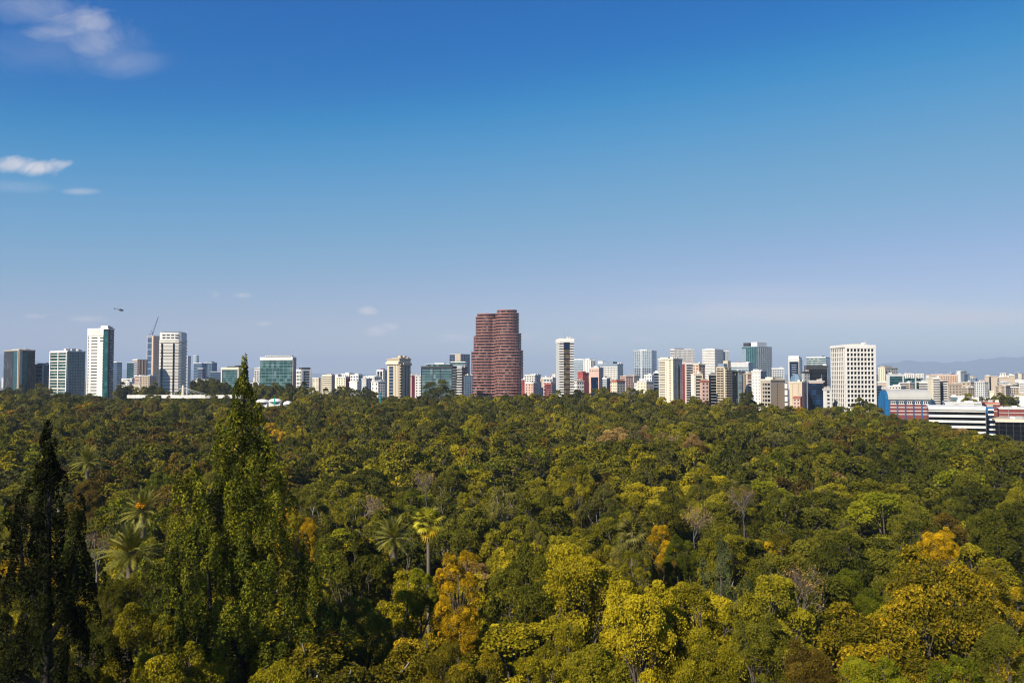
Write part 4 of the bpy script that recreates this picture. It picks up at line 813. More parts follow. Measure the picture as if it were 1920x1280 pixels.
SPECIES = {
    'olive':  leafmat('olive_leaves', (.036, .038, .003), (.105, .100, .006), (.21, .185, .012)),
    'dark':   leafmat('dark_green_leaves', (.020, .025, .003), (.058, .062, .006), (.125, .120, .012)),
    'lime':   leafmat('yellow_green_leaves', (.060, .057, .003), (.172, .150, .006), (.34, .275, .012)),
    'bronze': leafmat('bronze_leaves', (.036, .025, .004), (.100, .070, .009), (.18, .125, .016)),
    'gold':   leafmat('golden_leaves', (.10, .07, .003), (.30, .19, .004), (.56, .35, .008), vary=.15),
    'grey':   leafmat('grey_green_leaves', (.034, .036, .009), (.088, .086, .019), (.17, .155, .040)),
    'bright': leafmat('fresh_green_leaves', (.036, .046, .003), (.098, .112, .005), (.20, .20, .010)),
    'amber':  leafmat('amber_olive_leaves', (.045, .042, .003), (.11, .092, .005), (.38, .25, .008), vary=.15),
    'dry':    leafmat('dry_tan_leaves', (.07, .045, .018), (.18, .115, .045), (.32, .22, .09)),
}
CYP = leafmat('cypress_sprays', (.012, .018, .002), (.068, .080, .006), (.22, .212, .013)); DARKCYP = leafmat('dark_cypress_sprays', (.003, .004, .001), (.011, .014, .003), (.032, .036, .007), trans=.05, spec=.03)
PINEM = leafmat('pine_needles', (.02, .03, .014), (.05, .065, .03), (.11, .12, .055)); FROND = leafmat('date_palm_leaflets', (.03, .038, .006), (.10, .10, .014), (.26, .24, .05), trans=.18, rough=.5, spec=.25)
DULLFAN = leafmat('dull_fan_leaves', (.03, .032, .008), (.075, .072, .018), (.15, .135, .04)); FANM = leafmat('fan_palm_leaves', (.08, .09, .008), (.22, .21, .02), (.42, .38, .05), trans=.2); SKIRT = leafmat('old_yellow_fan_leaves', (.16, .10, .006), (.34, .23, .015), (.52, .38, .04), trans=.15)

def leaves(C, Nrm, L, W, tint, rng, droop=0.0):
    """kite-shaped leaves at C with normals Nrm -> V, quads, tint"""
    n = len(C)
    r = rng.normal(size=(n, 3)); T = r - (r * Nrm).sum(1, keepdims=True) * Nrm; T /= np.linalg.norm(T, axis=1, keepdims=True) + 1e-9
    T[:, 2] -= droop; T /= np.linalg.norm(T, axis=1, keepdims=True) + 1e-9
    B = np.cross(Nrm, T); B /= np.linalg.norm(B, axis=1, keepdims=True) + 1e-9
    l = (L * rng.uniform(.7, 1.3, (n, 1))); w = (W * rng.uniform(.7, 1.3, (n, 1)))
    fold = Nrm * (w * .35)
    V = np.stack([C - T * l, C + B * w - T * l * .1 + fold, C + T * l, C - B * w - T * l * .1 + fold], 1).reshape(-1, 3)
    Q = np.arange(n * 4).reshape(n, 4)
    return V, Q, np.repeat(tint, 4)
def unit(rng, n):
    d = rng.normal(size=(n, 3)); return d / np.linalg.norm(d, axis=1, keepdims=True)
def clump_leaves(clumps, n, L, W, rng, centre, up=.35, out=.5, jit=.75, droop=0., inner=.45):
    """clumps: array (k, 7): centre xyz, radii xyz, tint"""
    k = len(clumps); a = clumps[:, 3] * clumps[:, 4]; idx = rng.choice(k, n, p=a / a.sum())
    c = clumps[idx]; d = unit(rng, n)
    o = c[:, :3] - centre; o /= np.linalg.norm(o, axis=1, keepdims=True) + 1e-6
    d = d + o * out + np.array([0, 0, up]); d /= np.linalg.norm(d, axis=1, keepdims=True)
    rad = rng.uniform(inner, 1.05, (n, 1)) ** .6
    P = c[:, :3] + d * c[:, 3:6] * rad
    N = d + rng.normal(size=(n, 3)) * jit; N /= np.linalg.norm(N, axis=1, keepdims=True)
    tint = np.clip(c[:, 6] * .62 + rng.uniform(0, 1, n) * .38, 0, 1)
    return leaves(P, N, L, W, tint, rng, droop)
def broadleaf(seed, n, L, W, R=6., H=20., nlobe=8, per=9, loose=1.0, dome=True):
    rng = np.random.default_rng(seed); cz = .60 * H; Z = .39 * H; centre = np.array([0, 0, cz - .12 * H])
    clumps = []; lobes = []
    for i in range(nlobe):
        u = (i + .5) / nlobe; z = H * (.20 + .68 * u) + rng.uniform(-.04, .04) * H; a = 2.399 * i + rng.uniform(-.5, .5)
        wr = max(.12, 1 - ((z / H - .48) / .50) ** 2) ** .5
        rad = R * .66 * wr * rng.uniform(.55, 1.08); r = R * rng.uniform(.26, .44) * (.75 + .25 * wr)
        c = np.array([math.cos(a) * rad, math.sin(a) * rad, z]); d = c - centre; d = d / (np.linalg.norm(d) + 1e-6)
        if dome:                                             # one rounded dome of lobes, closed down its sides
            el = math.asin(-.80 + 1.78 * u) + rng.uniform(-.12, .12)
            d = np.array([math.cos(a) * math.cos(el), math.sin(a) * math.cos(el), math.sin(el)])
            c = np.array([0, 0, cz]) + d * np.array([R * .62, R * .62, Z * .66]) * rng.uniform(.85, 1.08); r = R * rng.uniform(.34, .50)
        lobes.append((c, r)); lt = rng.uniform(.32, .68) if dome else rng.uniform(.2, .8)
        dd = unit(rng, per * 3); s = dd @ (d * .9 + np.array([0, 0, .25])); dd = dd[np.argsort(-s)[:per]]
        for q in dd:
            cc = c + q * r * rng.uniform(.6, 1.0); cr = r * rng.uniform(.24, .46)
            clumps.append([*cc, cr * loose, cr * loose, cr * .8 * loose, np.clip(lt + rng.uniform(-.3, .3) * (.6 if dome else 1), 0, 1)])
    clumps = np.array(clumps)
    # inner darker fill keeps the crown from being see-through
    n2 = int(n * .30); V, Q, T = clump_leaves(clumps, n - n2, L, W, rng, centre, jit=1.0)
    # loose leaves through the lobes, so that clumps run into each other
    lb = np.array([[*c, r * 1.02, r * 1.02, r * .95, rng.uniform(.25, .6)] for c, r in lobes]); V2, Q2, T2 = clump_leaves(lb, n2, L, W, rng, centre, jit=1.2, inner=.6)
    V = np.concatenate([V, V2]); Q = np.concatenate([Q, Q2 + 4 * (n - n2)]); T = np.concatenate([T, T2])
    paths = [([(0, 0, -18), (0, 0, -.5), (.15, .1, .2 * H), (.1, -.1, .42 * H), (0, 0, cz)], [.5, .42, .34, .26, .1])]
    for c, r in lobes:
        z0 = rng.uniform(.22, .42) * H; m = np.array([c[0] * .45, c[1] * .45, z0 + (c[2] - z0) * .6])
        paths.append(([(.1, 0, z0), tuple(m), tuple(c), tuple(c + (c - centre) * .35)], [.2, .14, .08, .03]))
        for k in range(3):
            e = c + unit(rng, 1)[0] * r * .9; paths.append(([tuple(m * .3 + c * .7), tuple((c + e) / 2 + rng.normal(size=3) * .2), tuple(e)], [.07, .05, .02]))
    tv, tq = tube(paths, 5)
    return (V, Q, T), (tv, tq)
def bare_tree(seed, R=6., H=18., nleaf=700, depth=5):
    rng = np.random.default_rng(seed); paths = []; tips = []
    def grow(p, d, l, r, k):
        q = p + d * l * .5 + rng.normal(size=3) * l * .05; e = p + d * l + rng.normal(size=3) * l * .08
        paths.append(([tuple(p), tuple(q), tuple(e)], [r, r * .85, r * .65]))
        if k == 0: tips.append(e); return
        for i in range(3 if k > 1 else 4):
            nd = d + rng.normal(size=3) * .52; nd[2] += .12; nd /= np.linalg.norm(nd)
            grow(e, nd, l * rng.uniform(.62, .82), r * .6, k - 1)
    paths.append(([(0, 0, -15), (0, 0, -.3)], [.4, .34])); grow(np.array([0, 0, -.4]), np.array([0, 0, 1.]), H * .26, .34, depth)
    tv, tq = tube(paths, 3)
    tp = np.array(tips); idx = rng.integers(0, len(tp), nleaf); P = tp[idx] + rng.normal(size=(nleaf, 3)) * .5
    V, Q, T = leaves(P, unit(rng, nleaf), .22, .12, rng.uniform(0, 1, nleaf), rng)
    return (V, Q, T), (tv, tq)
def conifer(seed, prof, H, n, L, W, clumpR=1.0, k=260, subs=(), droop=0.3, gap=.0, inner=.7):
    """prof: list of (fraction of height from the top, radius)"""
    rng = np.random.default_rng(seed); cl = []
    fr = [p[0] for p in prof]; rd = [p[1] for p in prof]
    def fill(top, base_xy, H0, scale, kk, lean=(0, 0)):
        for i in range(kk):
            f = rng.uniform(0, 1) ** .8; r = float(np.interp(f, fr, rd)) * scale
            a = rng.uniform(0, 2 * math.pi); rr = r * (rng.uniform(.35, 1.0) ** .6) * (1 + .36 * math.sin(3 * a + 11 * f) + .30 * math.sin(2 * a + 37 * f)) - .2 * clumpR
            rr = max(0, rr); c = min(clumpR * scale ** .5, .22 + r * .42) * rng.uniform(.7, 1.25)
            z = top - f * H0
            cl.append([base_xy[0] + rr * math.cos(a) + lean[0] * f, base_xy[1] + rr * math.sin(a) + lean[1] * f, z, c * .62, c * .62, c * 1.45, rng.uniform(0, 1)])
    fill(H, (0, 0), H * .98, 1.0, k)
    for (x, y, top, h, sc, kk) in subs: fill(top, (x, y), h, sc, kk)
    cl = np.array(cl)
    ctr = np.stack([np.zeros(len(cl)), np.zeros(len(cl)), cl[:, 2]], 1)
    idx = rng.choice(len(cl), n, p=cl[:, 3] ** 2 / (cl[:, 3] ** 2).sum()); c = cl[idx]
    d = unit(rng, n); o = c[:, :3] - ctr[idx]; o /= np.linalg.norm(o, axis=1, keepdims=True) + 1e-6
    d = d + o * .7 + np.array([0, 0, .3]); d /= np.linalg.norm(d, axis=1, keepdims=True)
    P = c[:, :3] + d * c[:, 3:6] * (rng.uniform(inner, 1.08, (n, 1)) ** .6)
    N = d + rng.normal(size=(n, 3)) * .7; N /= np.linalg.norm(N, axis=1, keepdims=True)
    tint = np.clip(c[:, 6] * .45 + rng.uniform(0, 1, n) * .45 + .1, 0, 1)
    V, Q, T = leaves(P, N, L, W, tint, rng, -droop)
    paths = [([(0, 0, -.5), (.1, .05, H * .4), (0, 0, H * .8), (0, 0, H - .3)], [.6, .42, .16, .03])]
    for i in range(0, len(cl), 5):
        q = cl[i]; z0 = max(.3, q[2] - rng.uniform(.6, 1.8)); paths.append(([(0, 0, z0), tuple(q[:3] * np.array([.5, .5, 0]) + np.array([0, 0, (z0 + q[2]) / 2 - .1])), tuple(q[:3])], [.06, .04, .02]))
    for (x, y, top, h, sc, kk) in subs: paths.append(([(0, 0, max(1, top - h * 1.2)), (x * .8, y * .8, top - h * .8), (x, y, top - .3)], [.25, .16, .03]))
    tv, tq = tube(paths, 5)
    return (V, Q, T), (tv, tq)

def crown_mesh(name, g, mat): return mesh_np(name, g[0], g[1], mat=mat, tint=g[2])
def trunk_mesh(name, g, mat=BARK): return mesh_np(name, g[0], g[1], mat=mat, smooth_shade=True)

GEO = {'near': [], 'mid': []}
for s in range(5):
    c, t_ = broadleaf(100 + s, 64000, .12, .075, nlobe=(17, 20, 14, 13, 22)[s], per=(10, 9, 11, 12, 8)[s], dome=s in (2, 3)); GEO['near'].append((crown_mesh('crown_near', c, SPECIES['olive']), trunk_mesh('trunk_near', t_)))
for s in range(5):
    c, t_ = broadleaf(200 + s, (26000, 26000, 26000, 30000, 30000)[s], .17, .105, nlobe=(11, 13, 10, 17, 20)[s], per=(10, 9, 11, 9, 8)[s], dome=s < 3); GEO['mid'].append((crown_mesh('crown_mid', c, SPECIES['olive']), trunk_mesh('trunk_mid', t_)))
BARE = []
for s in range(3):
    c, t_ = bare_tree(300 + s); BARE.append((crown_mesh('crown_bare', c, SPECIES['dry']), trunk_mesh('trunk_bare', t_, TWIG)))
cP, tP = conifer(41, [(0, .3), (.25, 2.0), (.5, 3.2), (.8, 4.2), (1, 3.5)], 16, 12000, .26, .06, clumpR=1.1, k=90, droop=.0); PINE = (crown_mesh('crown_pine', cP, PINEM), trunk_mesh('trunk_pine', tP))

def fit(H, R, H0=20., R0=6.):
    """scale of a crown of radius R without stretching its leaves, and how far its foot is raised so that the top is at H"""
    s = R / R0; q = min(1.25, max(.75, H / (H0 * s)))
    return (s, s, s * q), H - H0 * s * q
def place_tree(kind, name, label, group, x, y, H, R, geo, mat, rz, trunk_mat=None, H0=20., R0=6.):
    g = ground_z(x, y) - .2
    t = empty(name, (x, y, g), rz); tag(t, label, 'tree', group)
    sc, off = fit(H, R, H0, R0)
    tr = obj('trunk', geo[1], t, (0, 0, off)); cr = obj('crown', geo[0], t, (0, 0, off)); tr.scale = sc; cr.scale = sc
    if mat is not None: cr.material_slots[0].link = 'OBJECT'; cr.material_slots[0].material = mat
    if trunk_mat is not None: tr.material_slots[0].link = 'OBJECT'; tr.material_slots[0].material = trunk_mat
    return t

TREES = []          # (x, y, r)
def free(x, y, r, k=.62):
    for (a, b, c) in TREES:
        if abs(a - x) < 14 and math.hypot(a - x, b - y) < (c + r) * k: return False
    return True
def off_buildings(x, y, r):
    return all(math.hypot(x - f[0], y - f[1]) > f[2] + r * .6 for f in FOOT)

LBL = {'olive': ('olive_tree', 'olive green rounded broadleaf tree in the park forest canopy', 'olive green trees'), 'dark': ('evergreen_tree', 'dark green dense broadleaf tree in the park forest canopy', 'dark green trees'),
       'lime': ('broadleaf_tree', 'yellow green sunlit broadleaf tree in the park forest canopy', 'yellow green trees'), 'bronze': ('bronze_tree', 'brownish bronze leaved tree in the park forest canopy', 'bronze trees'),
       'gold': ('autumn_tree', 'golden yellow autumn tree in the park forest canopy', 'golden trees'), 'grey': ('eucalyptus_tree', 'grey green loose crowned eucalyptus in the park forest canopy', 'grey green trees'),
       'bright': ('broadleaf_tree', 'fresh bright green broadleaf tree in the park forest canopy', 'bright green trees'), 'dry': ('dry_tree', 'tan dry leaved tree in the park forest canopy', 'dry tan trees'),
       'bare': ('bare_tree', 'leafless grey twigged tree standing among green crowns', 'bare trees')}
LBL['amber'] = ('autumn_tree', 'amber olive autumn tree in the park forest canopy', 'amber trees')
LBL['olive'] = ('olive_green_tree',) + LBL['olive'][1:]

def top_z(px, py, D): return at(px, py, D).z
def explicit(px, py, D, wpx, sp, label, geo_i=0, lod='near', name=None):
    p = at(px, py, D); g = ground_z(p.x, D); R = wpx / 2 * D / F; H = p.z - g
    n = name or LBL[sp][0]
    geo = (BARE[geo_i % 3] if sp == 'bare' else GEO[lod][geo_i % 5])
    place_tree(sp, n, label, None, p.x, D, H * 1.02, R * 1.0, geo, None if sp == 'bare' else SPECIES[sp], random.Random(px).uniform(0, 6.28), H0=(18. if sp == 'bare' else 20.))
    TREES.append((p.x, D, R))
# individual near trees of the photograph
NEAR = [
    (262, 1003, 105, 95, 'olive', 'olive tree just below the fruiting date palm', 0), (300, 1075, 78, 80, 'dark', 'dark tree under the sweeping fronds of the broad date palm', 1), (246, 1074, 80, 100, 'olive', 'olive tree hiding the trunk of the broad date palm', 3), (205, 1085, 77, 80, 'olive', 'olive tree left of the broad date palm trunk', 2), (165, 896, 166, 70, 'bronze', 'bronze tree just below the small distant date palm', 3), (725, 1045, 91, 85, 'olive', 'olive tree below the half hidden date palm', 4), (790, 1068, 80, 60, 'bright', 'bright green tree at the foot of the yellow fan palm', 2), (1190, 1030, 88, 80, 'olive', 'olive tree at the foot of the shaggy fan palm', 1),
    (760, 1075, 80, 170, 'lime', 'broad yellow green tree below the yellow fan palm', 0), (860, 1030, 72, 108, 'gold', 'narrow orange gold tree right of the yellow fan palm', 1), (845, 1205, 60, 100, 'amber', 'small rusty gold tree below the narrow orange gold tree', 3),
    (985, 1032, 84, 180, 'dark', 'dark green tree right of the narrow orange gold tree', 2), (1095, 1010, 84, 190, 'lime', 'tall yellow green tree right of the big dark green tree', 3), (1200, 1075, 70, 190, 'lime', 'wide yellow green tree with sparse grey patch', 4),
    (1315, 1085, 72, 190, 'lime', 'bright yellow green tree below the blue green pine', 1), (1455, 1075, 74, 200, 'olive', 'dull olive tree with thin brown patches left of the big golden tree', 0), (1750, 1040, 74, 290, 'amber', 'huge golden yellow tree with broad crown', 2),
    (1757, 985, 92, 90, 'gold', 'upright yellow plume tree behind the huge golden tree', 4), (1600, 1065, 96, 110, 'bright', 'fresh green low tree left of the huge golden tree', 3), (1870, 1060, 80, 150, 'amber', 'amber tree with thin crown right of huge golden tree', 1),
    (655, 985, 88, 150, 'dark', 'dark drooping tree with black hollow between conifer and palms', 4), (1690, 1035, 100, 160, 'dark', 'deep green glossy tree behind the huge golden tree', 0), (1880, 945, 120, 160, 'dark', 'deep green domed tree right of the yellow plume tree', 2),
    (1080, 865, 180, 90, 'lime', 'mid distance lime dome tree near bare grey limbs', 1), (900, 1225, 56, 150, 'amber', 'pale yellow blossom tree top below the dark green tree', 0), (1330, 1200, 58, 170, 'lime', 'yellowish thin tree low before the yellow green trees', 2),
    (1110, 1190, 60, 170, 'olive', 'olive tree over dark hollow low before the yellow green trees', 3), (1640, 1215, 58, 130, 'bright', 'small round green tree below the huge golden tree', 4), (1790, 1225, 56, 160, 'bright', 'low green tree right of the small round green tree', 1), (1510, 1210, 57, 130, 'bronze', 'brown thin tree left of the small round green tree', 2),
    (680, 1120, 68, 130, 'dark', 'dull dark tree left of the broad yellow green tree', 2), (1745, 790, 400, 70, 'dark', 'dark tree top before the banded white building', 0), (1238, 925, 150, 110, 'olive', 'wide olive dome with pale limbs in mid forest', 4), (1010, 1215, 58, 150, 'lime', 'yellow green tree top right of the pale yellow blossom tree', 1),
    (268, 1130, 60, 150, 'lime', 'yellow green tree between the two tall conifers', 2), (330, 1190, 54, 170, 'lime', 'mottled yellow green tree at the foot of the tall conifer', 4), (600, 1130, 66, 120, 'olive', 'olive bush crowned tree right of the tall conifer', 1), (555, 950, 108, 80, 'gold', 'yellow tree peeking right of the tall conifer', 3), (30, 1080, 62, 140, 'olive', 'shaded olive tree left of the black cypress', 0), (1240, 985, 112, 70, 'gold', 'orange yellow tree above the yellow green trees', 0), (1275, 1005, 104, 60, 'bright', 'vivid green bush crown beside the orange yellow tree', 2),
    (150, 1170, 58, 150, 'dark', 'shaded dark tree at the foot of the black cypress', 3), (1900, 1170, 58, 140, 'dark', 'dark tree below the amber tree', 3), (500, 1235, 48, 170, 'lime', 'sunlit yellow green tree below the tall conifer', 3), (1420, 1140, 64, 130, 'dark', 'dull dark tree between olive and yellow green crowns', 4), (1180, 1000, 104, 110, 'grey', 'grey green ragged tree above the yellow green trees', 2),
]
for (px, py, D, w, sp, lb, gi) in NEAR: explicit(px, py, D, w, sp, lb, gi)
MIDX = [(285, 736, 690, 44, 'dark', 'dark tree crossing the left end of the cable footbridge', 0, 'mid'), (396, 736, 690, 36, 'olive', 'olive tree crossing the right half of the cable footbridge', 1, 'mid'), (428, 740, 690, 30, 'dark', 'dark tree between footbridge end and tall conifer', 2, 'mid'), (318, 741, 690, 26, 'bronze', 'bronze tree below the footbridge mast', 3, 'mid'),
        (1155, 795, 330, 70, 'dry', 'orange tan dry tree by the grey leafless crowns', 0, 'mid'), (1262, 786, 345, 70, 'bare', 'pale grey leafless round crown right of the orange tan tree', 0, 'mid'), (1238, 790, 340, 50, 'bare', 'grey leafless crown beside the orange tan dry tree', 1, 'mid'), (1305, 812, 320, 50, 'dry', 'small tan dry tree right of the grey leafless crowns', 2, 'mid'), (1200, 797, 335, 55, 'dry', 'pinkish tan dry tree between orange and grey crowns', 3, 'mid'),
        (1175, 745, 640, 46, 'dry', 'tan dry tree far below the pale skyscraper', 3, 'mid'), (823, 711, 690, 62, 'dark', 'tall dark tree rising before the grey green office', 1, 'mid'), (1622, 745, 520, 60, 'dark', 'tall green tree before the white windowed tower', 3, 'mid'), (892, 780, 380, 60, 'lime', 'sunny lime crown below the red twin towers', 2, 'mid'), (646, 758, 540, 52, 'lime', 'vivid lime round crown in far forest left of the teal mast', 4, 'mid'),
        (1500, 1050, 86, 90, 'bare', 'brown twiggy leafless tree between pine and golden tree', 2, 'near'), (300, 880, 190, 60, 'bright', 'fresh green leafy crown right of the farthest palm', 0, 'mid'), (185, 970, 100, 70, 'bare', 'white limbed dead tree left of the two big palms', 1, 'near'), (1300, 925, 140, 60, 'bare', 'pale forked bare limbs among olive crowns', 0, 'near'), (1395, 905, 150, 60, 'bare', 'grey bare branches above the pine', 2, 'near'), (680, 905, 165, 60, 'bare', 'thin leafless grey tree in mid forest above the palms', 0, 'near'), (980, 830, 260, 50, 'bare', 'leafless grey brown tree below lime crown', 1, 'mid'), (800, 875, 190, 50, 'bare', 'pale leafless branches in mid forest above fan palm', 2, 'mid'), (1750, 1000, 100, 70, 'bare', 'leafless twigs around the upright yellow plume tree', 1, 'near')]
for (px, py, D, w, sp, lb, gi, lod) in MIDX: explicit(px, py, D, w, sp, lb, gi, lod)

# --- tall conifer, black cypress, pine
def big_conifer():
    D = 62; px = D / F; p = at(459, 664, D); g = ground_z(p.x, D) - .3; H = p.z - g
    ys = [(664, 1), (690, 7), (715, 11), (745, 20), (800, 33), (850, 43), (900, 52), (950, 66), (1000, 78), (1060, 92), (1120, 110), (1200, 130), (1280, 145), (1400, 150)]
    prof = [((y - 664) * px / H, w * px) for y, w in ys] + [(1, 4.5)]
    subs = [((378 - 459) * px, -.8, H - (862 - 664) * px, 8, .55, 60), ((520 - 459) * px, -.6, H - (872 - 664) * px, 9, .6, 70), ((405 - 459) * px, -2.0, H - (935 - 664) * px, 9, .5, 70), ((575 - 459) * px, -1.0, H - (1010 - 664) * px, 9, .5, 70), ((480 - 459) * px, -2.6, H - (985 - 664) * px, 10, .5, 60), ((350 - 459) * px, -1.4, H - (1040 - 664) * px, 9, .5, 60)]
    c, t_ = conifer(7, prof, H, 130000, .10, .05, clumpR=.80, k=480, subs=subs, droop=.5)
    t = empty('conifer_tree', (p.x, D, g)); tag(t, 'very tall pointed conifer with yellow green sprays rising past the skyline', 'tree')
    obj('crown', crown_mesh('crown_conifer', c, CYP), t); obj('trunk', trunk_mesh('trunk_conifer', t_, DARKBARK), t); TREES.append((p.x, D, 4.5))
big_conifer()
def black_cypress():
    D = 50; px = D / F; p = at(95, 784, D); g = ground_z(p.x, D) - .3; H = p.z - g
    ys = [(784, 3), (810, 12), (850, 18), (900, 24), (940, 34), (980, 54), (1040, 60), (1100, 64), (1180, 82), (1280, 100), (1400, 110)]
    prof = [((y - 784) * px / H, w * px) for y, w in ys] + [(1, 3.5)]
    c, t_ = conifer(9, prof, H, 60000, .10, .045, clumpR=.62, k=300, subs=(((40 - 95) * px, 0, H - (950 - 784) * px, 5, .4, 30), ((150 - 95) * px, 0, H - (1000 - 784) * px, 5, .4, 30)), droop=.5)
    t = empty('cypress_tree', (p.x, D, g)); tag(t, 'nearly black pointed cypress standing left of the tall conifer', 'tree')
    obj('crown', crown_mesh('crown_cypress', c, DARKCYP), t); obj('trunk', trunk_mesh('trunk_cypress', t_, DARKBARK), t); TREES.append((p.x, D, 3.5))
black_cypress()
for (px, py, D, w, lb) in ((1352, 1000, 94, 95, 'blue green layered pine above the yellow green trees'), (1190, 800, 300, 40, 'dark small pine beside the grey leafless crowns'), (1375, 822, 300, 60, 'dark layered pine in mid forest below balcony towers')):
    p = at(px, py, D); g = ground_z(p.x, D); H = p.z - g; R = w / 2 * D / F
    place_tree('pine', 'pine_tree', lb, None, p.x, D, H, R, PINE, None, px, H0=16., R0=4.2); TREES.append((p.x, D, R))

# --- palms: every frond is a part of its own
def frond_mesh():
    V = []; T = []; tint = []; n = 26; L = 4.2; rng = np.random.default_rng(5)
    def P(s): return np.array([L * (s - .08 * s * s), 0, .55 * s - 1.15 * s * s])
    for i in range(n):
        s = .12 + .86 * i / (n - 1); p = P(s); q = P(min(1, s + .02)); d = (q - p); d /= np.linalg.norm(d) + 1e-9
        ll = .95 * math.sin(math.pi * min(1, .18 + s * .8)) ** .6 * (1 - .45 * s)
        for sd in (-1, 1):
            e = p + d * ll * .55 + np.array([0, sd * ll * .75, -.05 + rng.uniform(-.12, .06)]); w = d * .065
            o = len(V); V += [tuple(p - w), tuple(p + w), tuple(e)]; T.append((o, o + 1, o + 2)); tint += [.35 + .4 * rng.uniform()] * 3
    for i in range(6):
        a = P(i / 6); b2 = P((i + 1) / 6); o = len(V); w = .06 * (1 - i / 7)
        V += [tuple(a + (0, w, 0)), tuple(a - (0, w, 0)), tuple(b2)]; T.append((o, o + 1, o + 2)); tint += [.85] * 3
    return mesh_np('frond', V, None, T, mat=FROND, tint=tint)
def fan_mesh(mat, droop):
    V = []; T = []; tint = []; n = 13; rng = np.random.default_rng(6); L = 1.25; pet = 1.1
    o = 0; V += [(0, .04, 0), (0, -.04, 0), (pet, 0, -.05)]; T.append((0, 1, 2)); tint += [.6] * 3
    for i in range(n):
        a = math.radians(-105 + 210 * i / (n - 1)); w = math.radians(9.5); r = L * (1 - .2 * abs(a) / 2)
        o = len(V); m = pet + r * .6 * math.cos(a); y = r * .6 * math.sin(a)
        V += [(pet, 0, -.05), (pet + r * .6 * math.cos(a - w), r * .6 * math.sin(a - w), .03 - droop * .2), (pet + r * .6 * math.cos(a + w), r * .6 * math.sin(a + w), -.05 - droop * .2), (pet + r * math.cos(a), r * math.sin(a), -.12 - droop * .6)]
        T += [(o, o + 1, o + 2), (o + 1, o + 3, o + 2)]; tint += [rng.uniform(.3, .8)] * 4
    return mesh_np('fan_leaf', V, None, T, mat=mat, tint=tint)
FR = frond_mesh(); FAN = fan_mesh(FANM, .4); DULL = fan_mesh(DULLFAN, .7); OLD = fan_mesh(SKIRT, .9)
FLOWER = leafmat('orange_date_clusters', (.35, .13, .005), (.5, .22, .008), (.6, .3, .01))
def date_palm(px, py, D, wpx, label, seed, dates=False):
    rnd = random.Random(seed); p = at(px, py, D); g = ground_z(p.x, D) - .3; H = p.z - g; s = 1.12 * wpx / 2 * D / F / 4.2
    t = empty('date_palm', (p.x, D, g)); tag(t, label, 'palm tree')
    lean = rnd.uniform(-.4, .4)
    V, Q = tube([([(-lean, 0, -.3), (-lean * .4, 0, H * .5), (0, 0, H - .2), (0, 0, H + .5 * s)], [.5, .38, .36, .5])], 8); obj('trunk', mesh_np('trunk_palm', V, Q, mat=PALMBARK, smooth_shade=True), t)
    n = 62
    for i in range(n):
        f = i / n; el = math.radians(86 - 122 * f + rnd.uniform(-8, 8)); az = 2.399 * i + rnd.uniform(-.15, .15)
        o = obj('frond', FR, t, (0, 0, H + .25 * s)); k = s * rnd.uniform(.88, 1.1)
        o.scale = (k, k * 1.0, k); o.rotation_euler = (rnd.uniform(-.3, .3), -el, az)
    if dates:
        for a in (-1.9, -1.2):
            rng = np.random.default_rng(3); V, Q, T = leaves(rng.normal(size=(160, 3)) * .16 + np.array([math.cos(a) * .8, math.sin(a) * .9, H + 1.1]), unit(rng, 160), .09, .07, rng.uniform(0, 1, 160), rng)
            obj('date_cluster', mesh_np('date_cluster', V, Q, mat=FLOWER, tint=T), t)
    TREES.append((p.x, D, s * 2.4))
date_palm(268, 962, 112, 88, 'big date palm with orange fruit clusters left of the tall conifer', 1, True)
date_palm(245, 1040, 84, 118, 'broad date palm with sweeping fronds below the fruiting palm', 2)
date_palm(164, 868, 175, 66, 'small distant date palm above the fruiting palm', 3)
date_palm(738, 1012, 98, 84, 'date palm half hidden beside the yellow fan palm', 4)
def fan_palm(px, py, D, wpx, label, seed, green=False):
    rnd = random.Random(seed); p = at(px, py, D); g = ground_z(p.x, D) - .3; H = p.z - g; s = wpx / 2 * D / F / 2.1
    t = empty('fan_palm', (p.x, D, g)); tag(t, label, 'palm tree')
    V, Q = tube([([(0, 0, -.3), (.1, 0, H * .5), (0, 0, H)], [.30, .19, .17])], 8); obj('trunk', mesh_np('trunk_fan', V, Q, mat=PALMBARK, smooth_shade=True), t)
    for i in range(46):
        f = i / 46; el = math.radians(80 - 165 * f + rnd.uniform(-9, 9)); az = 2.399 * i
        o = obj('fan_leaf', DULL if green else FAN if f < .62 else OLD, t, (0, 0, H - .9 * s * max(0, f - .5))); k = s * rnd.uniform(.85, 1.1)
        o.scale = (k, k, k); o.rotation_euler = (rnd.uniform(-.5, .5), -el, az)
    TREES.append((p.x, D, s * 1.6))
fan_palm(803, 978, 88, 58, 'sunlit yellow fan palm with hanging old leaves and bare trunk', 1)
fan_palm(1185, 1000, 96, 60, 'shaggy dull fan palm above the wide yellow green tree', 2, True)

